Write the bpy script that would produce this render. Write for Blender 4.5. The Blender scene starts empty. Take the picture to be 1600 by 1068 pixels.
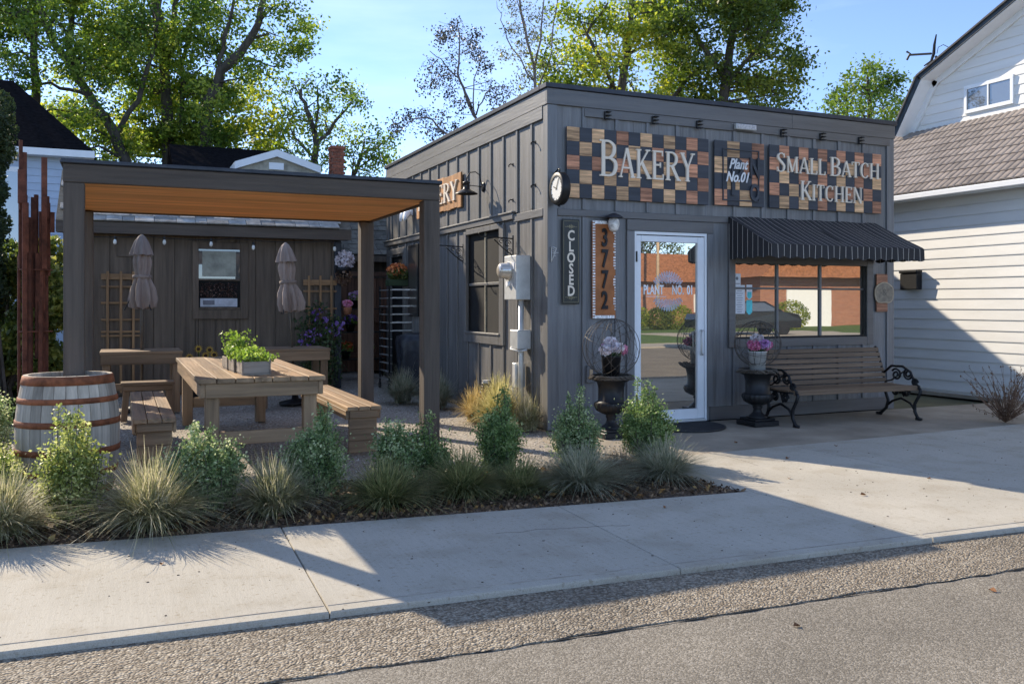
import bpy, math, random
import numpy as np
from mathutils import Vector, Matrix, Euler
R = math.radians
PI = math.pi
# ------------------------------------------------------------------ camera, sky, sun, exposure
S = bpy.context.scene
C = bpy.data.collections.new('scene'); S.collection.children.link(C)
F_, H_, CX, HY = 1380.0, 1.37, 800.0, 475.0
XB = (0.91454, 0.40450); YB = (-0.40450, 0.91454)
CAMP = (-4.2445, -8.6165)
cam_d = bpy.data.cameras.new('camera'); cam = bpy.data.objects.new('camera', cam_d); C.objects.link(cam)
cam.location = (CAMP[0], CAMP[1], H_)
cam.rotation_euler = (R(90), 0, -math.atan2(0.40450, 0.91454))
cam_d.sensor_width = 36; cam_d.lens = F_/1600*36; cam_d.shift_y = -(534-HY)/1600
cam_d.clip_end = 3000
S.camera = cam
SUN = Vector((-0.69, 1.52, 1.0)).normalized()      # towards the sun
w = bpy.data.worlds.new('World'); S.world = w; w.use_nodes = True
nt = w.node_tree; nt.nodes.clear()
out = nt.nodes.new('ShaderNodeOutputWorld'); bg = nt.nodes.new('ShaderNodeBackground')
sky = nt.nodes.new('ShaderNodeTexSky'); sky.sky_type = 'NISHITA'; sky.sun_disc = False
sky.sun_elevation = math.asin(SUN.z); sky.sun_rotation = math.atan2(SUN.x, SUN.y)
sky.altitude = 5000; sky.air_density = 1.0; sky.dust_density = 0.3; sky.ozone_density = 5.0
tc = nt.nodes.new('ShaderNodeTexCoord'); mp = nt.nodes.new('ShaderNodeMapping'); mp.inputs['Scale'].default_value = (1.2, 1.2, 5.5)
mp.inputs['Rotation'].default_value = (0, R(14), R(20))
nz = nt.nodes.new('ShaderNodeTexNoise'); nz.inputs['Scale'].default_value = 1.6; nz.inputs['Detail'].default_value = 7; nz.inputs['Roughness'].default_value = .55
cr = nt.nodes.new('ShaderNodeValToRGB'); cr.color_ramp.elements[0].position = .46; cr.color_ramp.elements[0].color = (0,0,0,1)
cr.color_ramp.elements[1].position = .8; cr.color_ramp.elements[1].color = (.28,.28,.28,1)
mx = nt.nodes.new('ShaderNodeMix'); mx.data_type = 'RGBA'
L = nt.links.new
L(tc.outputs['Generated'], mp.inputs['Vector']); L(mp.outputs[0], nz.inputs['Vector']); L(nz.outputs[0], cr.inputs[0]); L(cr.outputs[0], mx.inputs['Factor'])
tint = nt.nodes.new('ShaderNodeMix'); tint.data_type = 'RGBA'; tint.blend_type = 'MULTIPLY'; tint.inputs['Factor'].default_value = 1; tint.inputs['B'].default_value = (.94, .77, .66, 1); L(sky.outputs[0], tint.inputs['A']); L(tint.outputs['Result'], mx.inputs['A']); mx.inputs['B'].default_value = (3.6, 4.0, 4.6, 1)
L(mx.outputs['Result'], bg.inputs['Color']); bg.inputs['Strength'].default_value = 0.135
L(bg.outputs[0], out.inputs[0])
sl = bpy.data.lights.new('sun', 'SUN'); sl.energy = 2.0; sl.angle = R(0.5); sl.color = (1.0, 0.87, 0.68)
so = bpy.data.objects.new('sun', sl); C.objects.link(so); so.rotation_euler = SUN.to_track_quat('Z', 'Y').to_euler(); so.location = (-20, 40, 30)
S.view_settings.view_transform = 'Standard'; S.view_settings.look = 'None'; S.view_settings.gamma = 1
S.view_settings.exposure = 1.92; S.view_settings.use_curve_mapping = False
S.render.engine = 'CYCLES'

def at(px, py, D):                                   # point seen at a photo pixel, D metres deep
    a = (px-CX)/F_*D
    return Vector((CAMP[0]+a*XB[0]+D*XB[1], CAMP[1]+a*YB[0]+D*YB[1], H_-(py-HY)*D/F_))
def onplane(px, py, axis, val):                      # the same, on a plane x = val or y = val
    a = (px-CX)/F_; r = (a*XB[0]+XB[1], a*YB[0]+YB[1])
    D = (val-CAMP[axis])/r[axis]
    return at(px, py, D)

# ------------------------------------------------------------------ materials
MC = {}
def newmat(name):
    m = bpy.data.materials.new(name); m.use_nodes = True
    n = m.node_tree.nodes; b = n['Principled BSDF']; return m, n, m.node_tree.links.new, b
def mat(name, col, rough=.6, metal=0, nscale=6, var=.25, bump=.15, bscale=60, stretch=(1,1,1), rnd=.12, col2=None, spec=.4, dirt=0, dirtcol=(.1,.08,.06), bdist=.01, space='Object'):
    """procedural surface: two noise scales of colour, per-object variation, fine bump"""
    if name in MC: return MC[name]
    m, n, l, b = newmat(name)
    t = n.new('ShaderNodeTexCoord'); oi = n.new('ShaderNodeObjectInfo')
    if space == 'World':
        g = n.new('ShaderNodeNewGeometry'); src = g.outputs['Position']
    else: src = t.outputs['Object']
    ad = n.new('ShaderNodeVectorMath'); ad.operation = 'ADD'
    sc = n.new('ShaderNodeMath'); sc.operation = 'MULTIPLY'; sc.inputs[1].default_value = 37.0
    l(oi.outputs['Random'], sc.inputs[0]); l(src, ad.inputs[0]); l(sc.outputs[0], ad.inputs[1])
    mp = n.new('ShaderNodeMapping'); mp.inputs['Scale'].default_value = stretch; l(ad.outputs[0], mp.inputs['Vector'])
    n1 = n.new('ShaderNodeTexNoise'); n1.inputs['Scale'].default_value = nscale; n1.inputs['Detail'].default_value = 6; n1.inputs['Roughness'].default_value = .65
    l(mp.outputs[0], n1.inputs['Vector'])
    c2 = col2 or tuple(min(1, c*(1+var*1.6)) for c in col); c1 = tuple(c*(1-var) for c in col)
    rp = n.new('ShaderNodeValToRGB'); rp.color_ramp.elements[0].position = .32; rp.color_ramp.elements[1].position = .68
    rp.color_ramp.elements[0].color = (*c1, 1); rp.color_ramp.elements[1].color = (*c2, 1)
    l(n1.outputs[0], rp.inputs[0]); last = rp.outputs[0]
    hv = n.new('ShaderNodeHueSaturation'); mr = n.new('ShaderNodeMapRange'); mr.inputs['To Min'].default_value = 1-rnd; mr.inputs['To Max'].default_value = 1+rnd
    l(oi.outputs['Random'], mr.inputs['Value']); l(mr.outputs[0], hv.inputs['Value']); l(last, hv.inputs['Color']); last = hv.outputs[0]
    if dirt:
        n3 = n.new('ShaderNodeTexNoise'); n3.inputs['Scale'].default_value = 1.7; n3.inputs['Detail'].default_value = 8; l(ad.outputs[0], n3.inputs['Vector'])
        r3 = n.new('ShaderNodeValToRGB'); r3.color_ramp.elements[0].position = .48; r3.color_ramp.elements[1].position = .72
        r3.color_ramp.elements[1].color = (dirt, dirt, dirt, 1); l(n3.outputs[0], r3.inputs[0])
        mx = n.new('ShaderNodeMix'); mx.data_type = 'RGBA'; l(r3.outputs[0], mx.inputs['Factor']); l(last, mx.inputs['A']); mx.inputs['B'].default_value = (*dirtcol, 1); last = mx.outputs['Result']
    l(last, b.inputs['Base Color'])
    b.inputs['Roughness'].default_value = rough; b.inputs['Metallic'].default_value = metal; b.inputs['Specular IOR Level'].default_value = spec
    if bump:
        n2 = n.new('ShaderNodeTexNoise'); n2.inputs['Scale'].default_value = bscale; n2.inputs['Detail'].default_value = 4; l(mp.outputs[0], n2.inputs['Vector'])
        bm = n.new('ShaderNodeBump'); bm.inputs['Strength'].default_value = bump; bm.inputs['Distance'].default_value = bdist; l(n2.outputs[0], bm.inputs['Height']); l(bm.outputs[0], b.inputs['Normal'])
    MC[name] = m; return m
def wood(name, col, axis, rough=.7, var=.3, bump=.5, rnd=.15, fine=22, **k):
    st = {'X': (.06, 1, 1), 'Y': (1, .06, 1), 'Z': (1, 1, .06)}[axis]
    return mat(name+'_'+axis, col, rough, 0, fine, var, bump, fine*4, st, rnd, **k)
def leafmat(name, c1, c2, c3, trans=.4, rough=.5, scale=1.2):
    if name in MC: return MC[name]
    m, n, l, b = newmat(name)
    g = n.new('ShaderNodeNewGeometry')
    n1 = n.new('ShaderNodeTexNoise'); n1.inputs['Scale'].default_value = scale; n1.inputs['Detail'].default_value = 2; l(g.outputs['Position'], n1.inputs['Vector'])
    n2 = n.new('ShaderNodeTexWhiteNoise'); n2.noise_dimensions = '1D'; l(g.outputs['Random Per Island'], n2.inputs['W'])
    a = n.new('ShaderNodeMath'); a.operation = 'MULTIPLY_ADD'; l(n2.outputs[0], a.inputs[0]); a.inputs[1].default_value = .4; 
    s = n.new('ShaderNodeMath'); s.operation = 'SUBTRACT'; l(n1.outputs[0], s.inputs[0]); s.inputs[1].default_value = .2; l(s.outputs[0], a.inputs[2])
    rp = n.new('ShaderNodeValToRGB'); e = rp.color_ramp.elements; e[0].position = .25; e[0].color = (*c1, 1); e[1].position = .78; e[1].color = (*c3, 1)
    mid = e.new(.5); mid.color = (*c2, 1); l(a.outputs[0], rp.inputs[0]); l(rp.outputs[0], b.inputs['Base Color'])
    b.inputs['Roughness'].default_value = rough; b.inputs['Specular IOR Level'].default_value = .35
    tr = n.new('ShaderNodeBsdfTranslucent'); gm = n.new('ShaderNodeHueSaturation'); gm.inputs['Value'].default_value = 1.9; gm.inputs['Saturation'].default_value = 1.1; l(rp.outputs[0], gm.inputs['Color']); l(gm.outputs[0], tr.inputs['Color'])
    ms = n.new('ShaderNodeMixShader'); ms.inputs[0].default_value = trans; l(b.outputs[0], ms.inputs[1]); l(tr.outputs[0], ms.inputs[2]); l(ms.outputs[0], n['Material Output'].inputs[0])
    MC[name] = m; return m
def glassmat(name, refl, dark=(.02,.02,.02), tint=(1,1,1), rough=.0, wav=.0):
    m, n, l, b = newmat(name)
    b.inputs['Base Color'].default_value = (*dark, 1); b.inputs['Roughness'].default_value = .35
    g = n.new('ShaderNodeBsdfGlossy'); g.inputs['Roughness'].default_value = rough; g.inputs['Color'].default_value = (*tint, 1)
    if wav:
        tx = n.new('ShaderNodeTexNoise'); tx.inputs['Scale'].default_value = 2.2; bm = n.new('ShaderNodeBump'); bm.inputs['Strength'].default_value = wav; bm.inputs['Distance'].default_value = .01
        l(tx.outputs[0], bm.inputs['Height']); l(bm.outputs[0], g.inputs['Normal'])
    ms = n.new('ShaderNodeMixShader'); ms.inputs[0].default_value = refl; l(b.outputs[0], ms.inputs[1]); l(g.outputs[0], ms.inputs[2]); l(ms.outputs[0], n['Material Output'].inputs[0])
    return m

# ------------------------------------------------------------------ mesh builder
class MB:
    def __init__(s): s.v = []; s.f = []
    def add(s, vs, fs):
        o = len(s.v); s.v += [tuple(v) for v in vs]; s.f += [tuple(i+o for i in f) for f in fs]; return s
    def box(s, x0, x1, y0, y1, z0, z1, c=0):
        if x0 > x1: x0, x1 = x1, x0
        if y0 > y1: y0, y1 = y1, y0
        if z0 > z1: z0, z1 = z1, z0
        c = min(c, (x1-x0)*.3, (y1-y0)*.3, (z1-z0)*.3)
        if c <= 0:
            vs = [(x, y, z) for x in (x0, x1) for y in (y0, y1) for z in (z0, z1)]
            return s.add(vs, [(0,1,3,2),(4,6,7,5),(0,4,5,1),(2,3,7,6),(0,2,6,4),(1,5,7,3)])
        lo = (x0, y0, z0); hi = (x1, y1, z1); vs = []; idx = {}
        for sx in (0, 1):
            for sy in (0, 1):
                for sz in (0, 1):
                    for a in range(3):
                        p = []
                        for k, sg in enumerate((sx, sy, sz)):
                            val = hi[k] if sg else lo[k]
                            if k != a: val += -c if sg else c
                            p.append(val)
                        idx[(sx, sy, sz, a)] = len(vs); vs.append(p)
        fs = []
        def q(*k): return tuple(idx[i] for i in k)
        for a in range(3):
            for sg in (0, 1):
                b1, b2 = [(1,2),(0,2),(0,1)][a]
                ks = []
                for (u, v) in ((0,0),(1,0),(1,1),(0,1)):
                    t = [0,0,0]; t[a] = sg; t[b1] = u; t[b2] = v; ks.append((*t, a))
                if (sg == 0) ^ (a == 1): ks = ks[::-1]
                fs.append(q(*ks))
        for a in range(3):
            b1, b2 = [(1,2),(0,2),(0,1)][a]
            for u in (0,1):
                for v in (0,1):
                    t0 = [0,0,0]; t0[b1] = u; t0[b2] = v; t1 = list(t0); t1[a] = 1
                    ks = [(*t0, b1), (*t1, b1), (*t1, b2), (*t0, b2)]
                    if (u ^ v) ^ (a == 1): pass
                    else: ks = ks[::-1]
                    fs.append(q(*ks))
        for sx in (0,1):
            for sy in (0,1):
                for sz in (0,1):
                    ks = [(sx,sy,sz,0),(sx,sy,sz,1),(sx,sy,sz,2)]
                    if (sx+sy+sz) % 2 == 0: ks = ks[::-1]
                    fs.append(q(*ks))
        return s.add(vs, fs)
    def prism(s, poly, z0, z1, mp=None):             # poly in (x, y), CCW, extruded in z; mp maps points
        n = len(poly); vs = [(x, y, z0) for x, y in poly]+[(x, y, z1) for x, y in poly]
        if mp: vs = [mp(*v) for v in vs]
        return s.add(vs, [tuple(range(n))[::-1], tuple(range(n, 2*n))]+[(i, (i+1)%n, n+(i+1)%n, n+i) for i in range(n)])
    def tube(s, pts, r, n=6, cap=True, closed=False):
        pts = [Vector(p) for p in pts]; k = len(pts); rs = r if isinstance(r, (list, tuple)) else [r]*k
        vs = []; up = None
        for i, p in enumerate(pts):
            if closed: d = pts[(i+1)%k]-pts[i-1]
            else: d = pts[min(i+1, k-1)]-pts[max(i-1, 0)]
            if d.length < 1e-9: d = Vector((0,0,1))
            d.normalize()
            if up is None: up = d.orthogonal().normalized()
            else:
                up = up-d*up.dot(d)
                up = up.normalized() if up.length > 1e-6 else d.orthogonal().normalized()
            sd = d.cross(up)
            for j in range(n):
                a = 2*PI*j/n; vs.append(p+(up*math.cos(a)+sd*math.sin(a))*rs[i])
        fs = []
        for i in range(k if closed else k-1):
            i2 = (i+1) % k
            for j in range(n):
                j2 = (j+1) % n; fs.append((i*n+j, i*n+j2, i2*n+j2, i2*n+j))
        if cap and not closed: fs += [tuple(range(n))[::-1], tuple(range((k-1)*n, k*n))]
        return s.add(vs, fs)
    def lathe(s, prof, n=24, c=(0,0,0), cap=True):   # prof: (r, z)
        vs = []; k = len(prof)
        for r, z in prof:
            for j in range(n):
                a = 2*PI*j/n; vs.append((c[0]+r*math.cos(a), c[1]+r*math.sin(a), c[2]+z))
        fs = [(i*n+j, i*n+(j+1)%n, (i+1)*n+(j+1)%n, (i+1)*n+j) for i in range(k-1) for j in range(n)]
        if cap: fs += [tuple(range(n))[::-1], tuple(range((k-1)*n, k*n))]
        return s.add(vs, fs)
    def map(s, fn): s.v = [tuple(fn(Vector(v))) for v in s.v]; return s
    def build(s, name, m, parent=None, smooth=False, loc=None, kind=None, rot=None):
        me = bpy.data.meshes.new(name); me.from_pydata(s.v, [], s.f); me.update()
        if smooth: me.polygons.foreach_set('use_smooth', [True]*len(me.polygons))
        if m: me.materials.append(m)
        return link(name, me, parent, loc, kind, rot)
def link(name, me, parent=None, loc=None, kind=None, rot=None):
    o = bpy.data.objects.new(name, me); C.objects.link(o)
    if parent: o.parent = parent
    if loc is not None: o.location = loc
    if rot is not None: o.rotation_euler = rot
    if kind: o['kind'] = kind
    return o
def npmesh(name, V, Fq, m, parent=None, kind=None, smooth=False, loc=None):
    V = np.asarray(V, dtype=np.float32); Fq = np.asarray(Fq, dtype=np.int32); k = Fq.shape[1]
    me = bpy.data.meshes.new(name); me.vertices.add(len(V)); me.vertices.foreach_set('co', V.ravel())
    me.loops.add(Fq.size); me.loops.foreach_set('vertex_index', Fq.ravel()); me.polygons.add(len(Fq))
    me.polygons.foreach_set('loop_start', np.arange(0, Fq.size, k, dtype=np.int32)); me.polygons.foreach_set('loop_total', np.full(len(Fq), k, dtype=np.int32))
    if smooth: me.polygons.foreach_set('use_smooth', [True]*len(Fq))
    me.update(calc_edges=True); me.validate(); me.materials.append(m)
    return link(name, me, parent, loc, kind)
def tag(o, label, cat, group=None):
    o['label'] = label; o['category'] = cat
    if group: o['group'] = group
    return o
def thing(name, label, cat, loc=(0,0,0), rz=0, group=None):
    o = bpy.data.objects.new(name, None); C.objects.link(o); o.location = loc; o.rotation_euler = (0, 0, rz); o.empty_display_size = .1
    return tag(o, label, cat, group)
def dup(root, loc, rz, label, scale=None):
    r = root.copy(); C.objects.link(r); r.location = loc; r.rotation_euler = (0, 0, rz); r['label'] = label
    if scale: r.scale = scale
    for ch in list(root.children):
        c = ch.copy(); C.objects.link(c); c.parent = r
        for g in ch.children:
            d = g.copy(); C.objects.link(d); d.parent = c
    return r
def front(x, y, z): return (x, -z, y)                # (u right, v up, w outwards) on the bakery's front wall
def side(u, v, w): return (-w, -u, v)                # u grows towards the street on the left wall
rng = random.Random(7); nrg = np.random.default_rng(11)

# leaves: bent diamonds at centres P
def leaves(P, size, up=.3, asp=.5, rg=nrg, spread=None):
    n = len(P); d = rg.normal(size=(n, 3)); d[:, 2] += up; d /= np.linalg.norm(d, axis=1)[:, None]
    t = rg.normal(size=(n, 3)); s = np.cross(d, t); s /= np.linalg.norm(s, axis=1)[:, None]+1e-9
    nn = np.cross(d, s); sz = (size*rg.uniform(.6, 1.3, n))[:, None]
    A = P-d*sz*.5; B = P+s*sz*asp*.5+nn*sz*.08; Cc = P+d*sz*.5; D = P-s*sz*asp*.5+nn*sz*.08
    V = np.stack([A, B, Cc, D], 1).reshape(-1, 3); Fq = np.arange(4*n).reshape(-1, 4)
    return V, Fq
def text_mesh(txt, size, ext=.01, sx=1, shear=0, bold=0, align='CENTER', track=1):
    cu = bpy.data.curves.new('text', 'FONT'); cu.body = txt; cu.size = size; cu.extrude = ext; cu.offset = bold; cu.shear = shear; cu.align_x = align; cu.align_y = 'CENTER'
    cu.space_character = track; cu.resolution_u = 3
    o = bpy.data.objects.new('text', cu); C.objects.link(o); bpy.context.view_layer.update()
    me = bpy.data.meshes.new_from_object(o.evaluated_get(bpy.context.evaluated_depsgraph_get()))
    vs = [(v.co.x*sx, v.co.y, v.co.z) for v in me.vertices]; fs = [tuple(p.vertices) for p in me.polygons]
    bpy.data.objects.remove(o); bpy.data.meshes.remove(me); bpy.data.curves.remove(cu)
    b = MB(); b.add(vs, fs); return b

# serif capitals drawn as thick and thin strokes, cap height 1
T, H, SF = .13, .06, .045
def cat(pts, k=6):
    o = []
    P = [pts[0]]+list(pts)+[pts[-1]]
    for i in range(1, len(P)-2):
        for j in range(k):
            t = j/k; o.append(tuple(.5*((2*P[i][a])+(-P[i-1][a]+P[i+1][a])*t+(2*P[i-1][a]-5*P[i][a]+4*P[i+1][a]-P[i+2][a])*t*t+(-P[i-1][a]+3*P[i][a]-3*P[i+1][a]+P[i+2][a])*t**3) for a in range(3)))
    o.append(pts[-1]); return o
def st(x, w=T): return [(x, 0, w), (x, 1, w)]
def sf(x0, x1, y): return [(x0, y, SF), (x1, y, SF)]
bowl = cat([(.14,.97,H),(.36,.97,H),(.53,.87,.10),(.56,.74,T),(.50,.60,.10),(.34,.51,H),(.14,.51,H)])
G = {
 'B': (.68, [st(.14), bowl, cat([(.14,.51,H),(.38,.51,H),(.58,.42,.11),(.62,.27,T),(.55,.11,.10),(.38,.03,H),(.14,.03,H)]), sf(0,.2,.022), sf(0,.2,.978)]),
 'A': (.76, [[(.08,0,H),(.38,1,H)], [(.38,1,T),(.68,0,T)], [(.19,.33,H),(.58,.33,H)], sf(0,.18,.022), sf(.56,.78,.022)]),
 'K': (.72, [st(.14), [(.16,.40,H),(.60,.98,H)], [(.28,.56,T),(.66,.02,T)], sf(.02,.26,.022), sf(.02,.26,.978), sf(.48,.70,.978), sf(.54,.76,.022)]),
 'E': (.62, [st(.14), [(.14,.972,H),(.55,.972,H)], [(.14,.51,H),(.44,.51,H)], [(.14,.028,H),(.58,.028,H)], [(.53,1,SF),(.53,.82,SF)], [(.56,0,SF),(.57,.2,SF)], [(.43,.42,SF),(.43,.6,SF)], sf(.02,.2,.024), sf(.02,.2,.976)]),
 'R': (.72, [st(.14), bowl, [(.34,.50,T),(.66,.02,T)], sf(.02,.26,.022), sf(.02,.2,.978), sf(.56,.78,.022)]),
 'Y': (.68, [[(.07,.98,T),(.35,.47,T)], [(.62,.98,H),(.36,.47,H)], [(.35,.5,T),(.35,0,T)], sf(-.03,.19,.978), sf(.52,.72,.978), sf(.24,.46,.022)]),
 'S': (.54, [cat([(.46,.86,H),(.36,.96,H),(.24,.97,H),(.11,.88,.09),(.10,.74,T),(.20,.60,T),(.36,.46,T),(.46,.32,T),(.43,.13,.09),(.28,.03,H),(.16,.04,H),(.06,.14,H)]), [(.46,.98,SF),(.46,.76,SF)], [(.06,.02,SF),(.06,.26,SF)]]),
 'M': (.90, [[(.13,0,H),(.13,1,H)], [(.13,1,T),(.44,.05,T)], [(.44,.05,H),(.76,1,H)], st(.76), sf(.03,.23,.022), sf(.65,.88,.022), sf(.03,.16,.978), sf(.74,.88,.978)]),
 'L': (.58, [st(.14), [(.14,.028,H),(.52,.028,H)], [(.52,0,SF),(.53,.24,SF)], sf(.02,.26,.978), sf(.02,.2,.024)]),
 'T': (.64, [st(.32), [(.04,.972,H),(.60,.972,H)], [(.05,1,SF),(.05,.80,SF)], [(.59,1,SF),(.59,.80,SF)], sf(.2,.44,.022)]),
 'C': (.70, [cat([(.60,.80,H),(.50,.94,H),(.36,.97,H),(.18,.86,.10),(.10,.66,T),(.10,.34,T),(.18,.14,.10),(.36,.03,H),(.50,.06,H),(.61,.20,H)]), [(.61,.98,SF),(.61,.74,SF)]]),
 'H': (.80, [st(.14), st(.66), [(.14,.51,H),(.66,.51,H)], sf(.02,.26,.022), sf(.02,.26,.978), sf(.54,.78,.022), sf(.54,.78,.978)]),
 'I': (.30, [st(.15), sf(.03,.27,.022), sf(.03,.27,.978)]),
 'N': (.80, [[(.13,0,H),(.13,1,H)], [(.13,1,T),(.66,0,T)], [(.66,0,H),(.66,1,H)], sf(.03,.23,.022), sf(.56,.77,.978), sf(.02,.16,.978)]),
}
def glyph(ch, h, depth, sx=1):
    b = MB()
    for k, stk in enumerate(G[ch][1]):
        Lp = []; Rp = []
        for i, (x, y, wd) in enumerate(stk):
            x0, y0, _ = stk[max(i-1, 0)]; x1, y1, _ = stk[min(i+1, len(stk)-1)]
            dx, dy = x1-x0, y1-y0; q = math.hypot(dx, dy) or 1; nx, ny = -dy/q*wd/2, dx/q*wd/2
            Lp.append((x+nx, y+ny)); Rp.append((x-nx, y-ny))
        e = k*.0004; n = len(Lp); vs = []
        for z in (0, depth+e):
            for (x, y) in Lp+Rp: vs.append((x*h*sx, y*h, z))
        fs = []
        for i in range(n-1):
            fs.append((2*n+i+1, 2*n+i, 3*n+i, 3*n+i+1)); fs.append((i, i+1, n+i+1, n+i))
            fs.append((i+1, i, 2*n+i, 2*n+i+1)); fs.append((n+i, n+i+1, 3*n+i+1, 3*n+i))
        fs.append((0, n, 3*n, 2*n)); fs.append((n-1, 3*n-1, 4*n-1, 2*n-1))
        b.add(vs, fs)
    return b
def serif_text(txt, u0, u1, v, h, depth, w0, mapf, m, parent, bigfirst=1.0, drop=0):
    """letters spaced to fill u0..u1 on a wall"""
    hs = []; first = True
    for ch in txt:
        if ch == ' ': hs.append(0); first = True; continue
        hs.append(h*(bigfirst if first else 1)); first = False
    nat = sum((G[c][0]+.06)*hh if c != ' ' else .3*h for c, hh in zip(txt, hs)); sx = (u1-u0)/nat; u = u0
    for c, hh in zip(txt, hs):
        if c == ' ': u += .3*h*sx; continue
        g = glyph(c, hh, depth, sx); vv = v-(hh-h)*drop
        g.map(lambda p: mapf(u+p.x, vv+p.y, w0+p.z)); g.build('letter', m, parent)
        u += (G[c][0]+.06)*hh*sx

# ------------------------------------------------------------------ palette
def concrete():
    m, n, l, b = newmat('concrete'); g = n.new('ShaderNodeNewGeometry'); oi = n.new('ShaderNodeObjectInfo')
    def noise(sc, st=(1,1,1), det=5):
        mp = n.new('ShaderNodeMapping'); mp.inputs['Scale'].default_value = st; l(g.outputs['Position'], mp.inputs['Vector']); x = n.new('ShaderNodeTexNoise'); x.inputs['Scale'].default_value = sc; x.inputs['Detail'].default_value = det; l(mp.outputs[0], x.inputs['Vector']); return x.outputs[0]
    def ramp(src, p0, p1, c0, c1):
        r = n.new('ShaderNodeValToRGB'); e = r.color_ramp.elements; e[0].position = p0; e[1].position = p1; e[0].color = (*c0, 1); e[1].color = (*c1, 1); l(src, r.inputs[0]); return r.outputs[0]
    def mul(a, c):
        x = n.new('ShaderNodeMix'); x.data_type = 'RGBA'; x.blend_type = 'MULTIPLY'; x.inputs['Factor'].default_value = 1; l(a, x.inputs['A']); l(c, x.inputs['B']); return x.outputs['Result']
    base = ramp(noise(.9, det=7), .3, .7, (.40,.37,.31), (.50,.465,.395))
    c = mul(base, ramp(noise(240, det=2), .35, .6, (.80,.79,.77), (1.06,1.06,1.06)))
    c = mul(c, ramp(noise(34, det=3), .28, .42, (.74,.70,.64), (1,1,1)))
    c = mul(c, ramp(noise(3.2, det=8), .36, .5, (.90,.88,.85), (1,1,1)))
    c = mul(c, ramp(noise(60, (1,.05,1), 2), .3, .7, (.94,.94,.94), (1.03,1.03,1.03)))
    hv = n.new('ShaderNodeHueSaturation'); mr = n.new('ShaderNodeMapRange'); mr.inputs['To Min'].default_value = .94; mr.inputs['To Max'].default_value = 1.05; l(oi.outputs['Random'], mr.inputs['Value']); l(mr.outputs[0], hv.inputs['Value']); l(c, hv.inputs['Color']); l(hv.outputs[0], b.inputs['Base Color'])
    b.inputs['Roughness'].default_value = .88; bm = n.new('ShaderNodeBump'); bm.inputs['Strength'].default_value = .35; bm.inputs['Distance'].default_value = .004; l(noise(120, (1,.25,1), 4), bm.inputs['Height']); l(bm.outputs[0], b.inputs['Normal']); return m
M_con = concrete()
M_con2 = mat('old_concrete', (.31,.265,.205), .92, nscale=1.4, var=.22, bump=.3, bscale=90, rnd=.02, dirt=.4, dirtcol=(.17,.13,.09), bdist=.005, space='World')
def aggregate(name, c1, c2, c3, sc, strength, dist, mortar=.5):
    m, n, l, b = newmat(name); g = n.new('ShaderNodeNewGeometry')
    wn = n.new('ShaderNodeTexNoise'); wn.inputs['Scale'].default_value = 14; l(g.outputs['Position'], wn.inputs['Vector'])
    va = n.new('ShaderNodeVectorMath'); va.operation = 'MULTIPLY_ADD'; l(wn.outputs['Color'], va.inputs[0]); va.inputs[1].default_value = (.03,)*3; l(g.outputs['Position'], va.inputs[2])
    v = n.new('ShaderNodeTexVoronoi'); v.inputs['Scale'].default_value = sc; l(va.outputs[0], v.inputs['Vector'])
    rp = n.new('ShaderNodeValToRGB'); e = rp.color_ramp.elements; e[0].color = (*c1, 1); e[1].color = (*c3, 1); q = e.new(.5); q.color = (*c2, 1)
    sp = n.new('ShaderNodeSeparateColor'); l(v.outputs['Color'], sp.inputs[0]); l(sp.outputs[0], rp.inputs[0])
    r2 = n.new('ShaderNodeValToRGB'); e = r2.color_ramp.elements; e[0].position = .45; e[0].color = (1,1,1,1); e[1].position = .85; e[1].color = (mortar,)*3+(1,); l(v.outputs['Distance'], r2.inputs[0])
    mm = n.new('ShaderNodeMix'); mm.data_type = 'RGBA'; mm.blend_type = 'MULTIPLY'; mm.inputs['Factor'].default_value = 1; l(rp.outputs[0], mm.inputs['A']); l(r2.outputs[0], mm.inputs['B'])
    n1 = n.new('ShaderNodeTexNoise'); n1.inputs['Scale'].default_value = 1.3; n1.inputs['Detail'].default_value = 5; l(g.outputs['Position'], n1.inputs['Vector'])
    r3 = n.new('ShaderNodeValToRGB'); e = r3.color_ramp.elements; e[0].position = .3; e[0].color = (.78,.78,.78,1); e[1].position = .7; e[1].color = (1.1,1.1,1.1,1); l(n1.outputs[0], r3.inputs[0])
    m2 = n.new('ShaderNodeMix'); m2.data_type = 'RGBA'; m2.blend_type = 'MULTIPLY'; m2.inputs['Factor'].default_value = 1; l(mm.outputs['Result'], m2.inputs['A']); l(r3.outputs[0], m2.inputs['B'])
    l(m2.outputs['Result'], b.inputs['Base Color']); b.inputs['Roughness'].default_value = .85
    bm = n.new('ShaderNodeBump'); bm.invert = True; bm.inputs['Strength'].default_value = strength; bm.inputs['Distance'].default_value = dist; l(v.outputs['Distance'], bm.inputs['Height']); l(bm.outputs[0], b.inputs['Normal'])
    return m
M_agg = aggregate('exposed_aggregate', (.14,.108,.072), (.27,.22,.16), (.43,.38,.30), 82, .9, .012)
M_road = aggregate('asphalt', (.15,.13,.10), (.22,.192,.15), (.35,.315,.26), 130, .5, .005, .75)
M_grav = aggregate('gravel', (.27,.225,.175), (.42,.37,.30), (.58,.52,.45), 55, .9, .012, .45)
M_soil = aggregate('mulch', (.07,.045,.028), (.16,.105,.065), (.30,.21,.14), 34, 1, .03, .3)
M_lawn = mat('lawn', (.07,.12,.025), .9, nscale=3, var=.3, bump=.6, bscale=80)
M_sideb = wood('charcoal_board', (.128,.128,.130), 'Z', .5, .32, .45, .12, fine=16, spec=.75, dirt=.35, dirtcol=(.15,.14,.125))
M_trim = wood('charcoal_trim', (.128,.128,.131), 'Z', .42, .2, .2, .06, fine=14, spec=.75)
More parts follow.
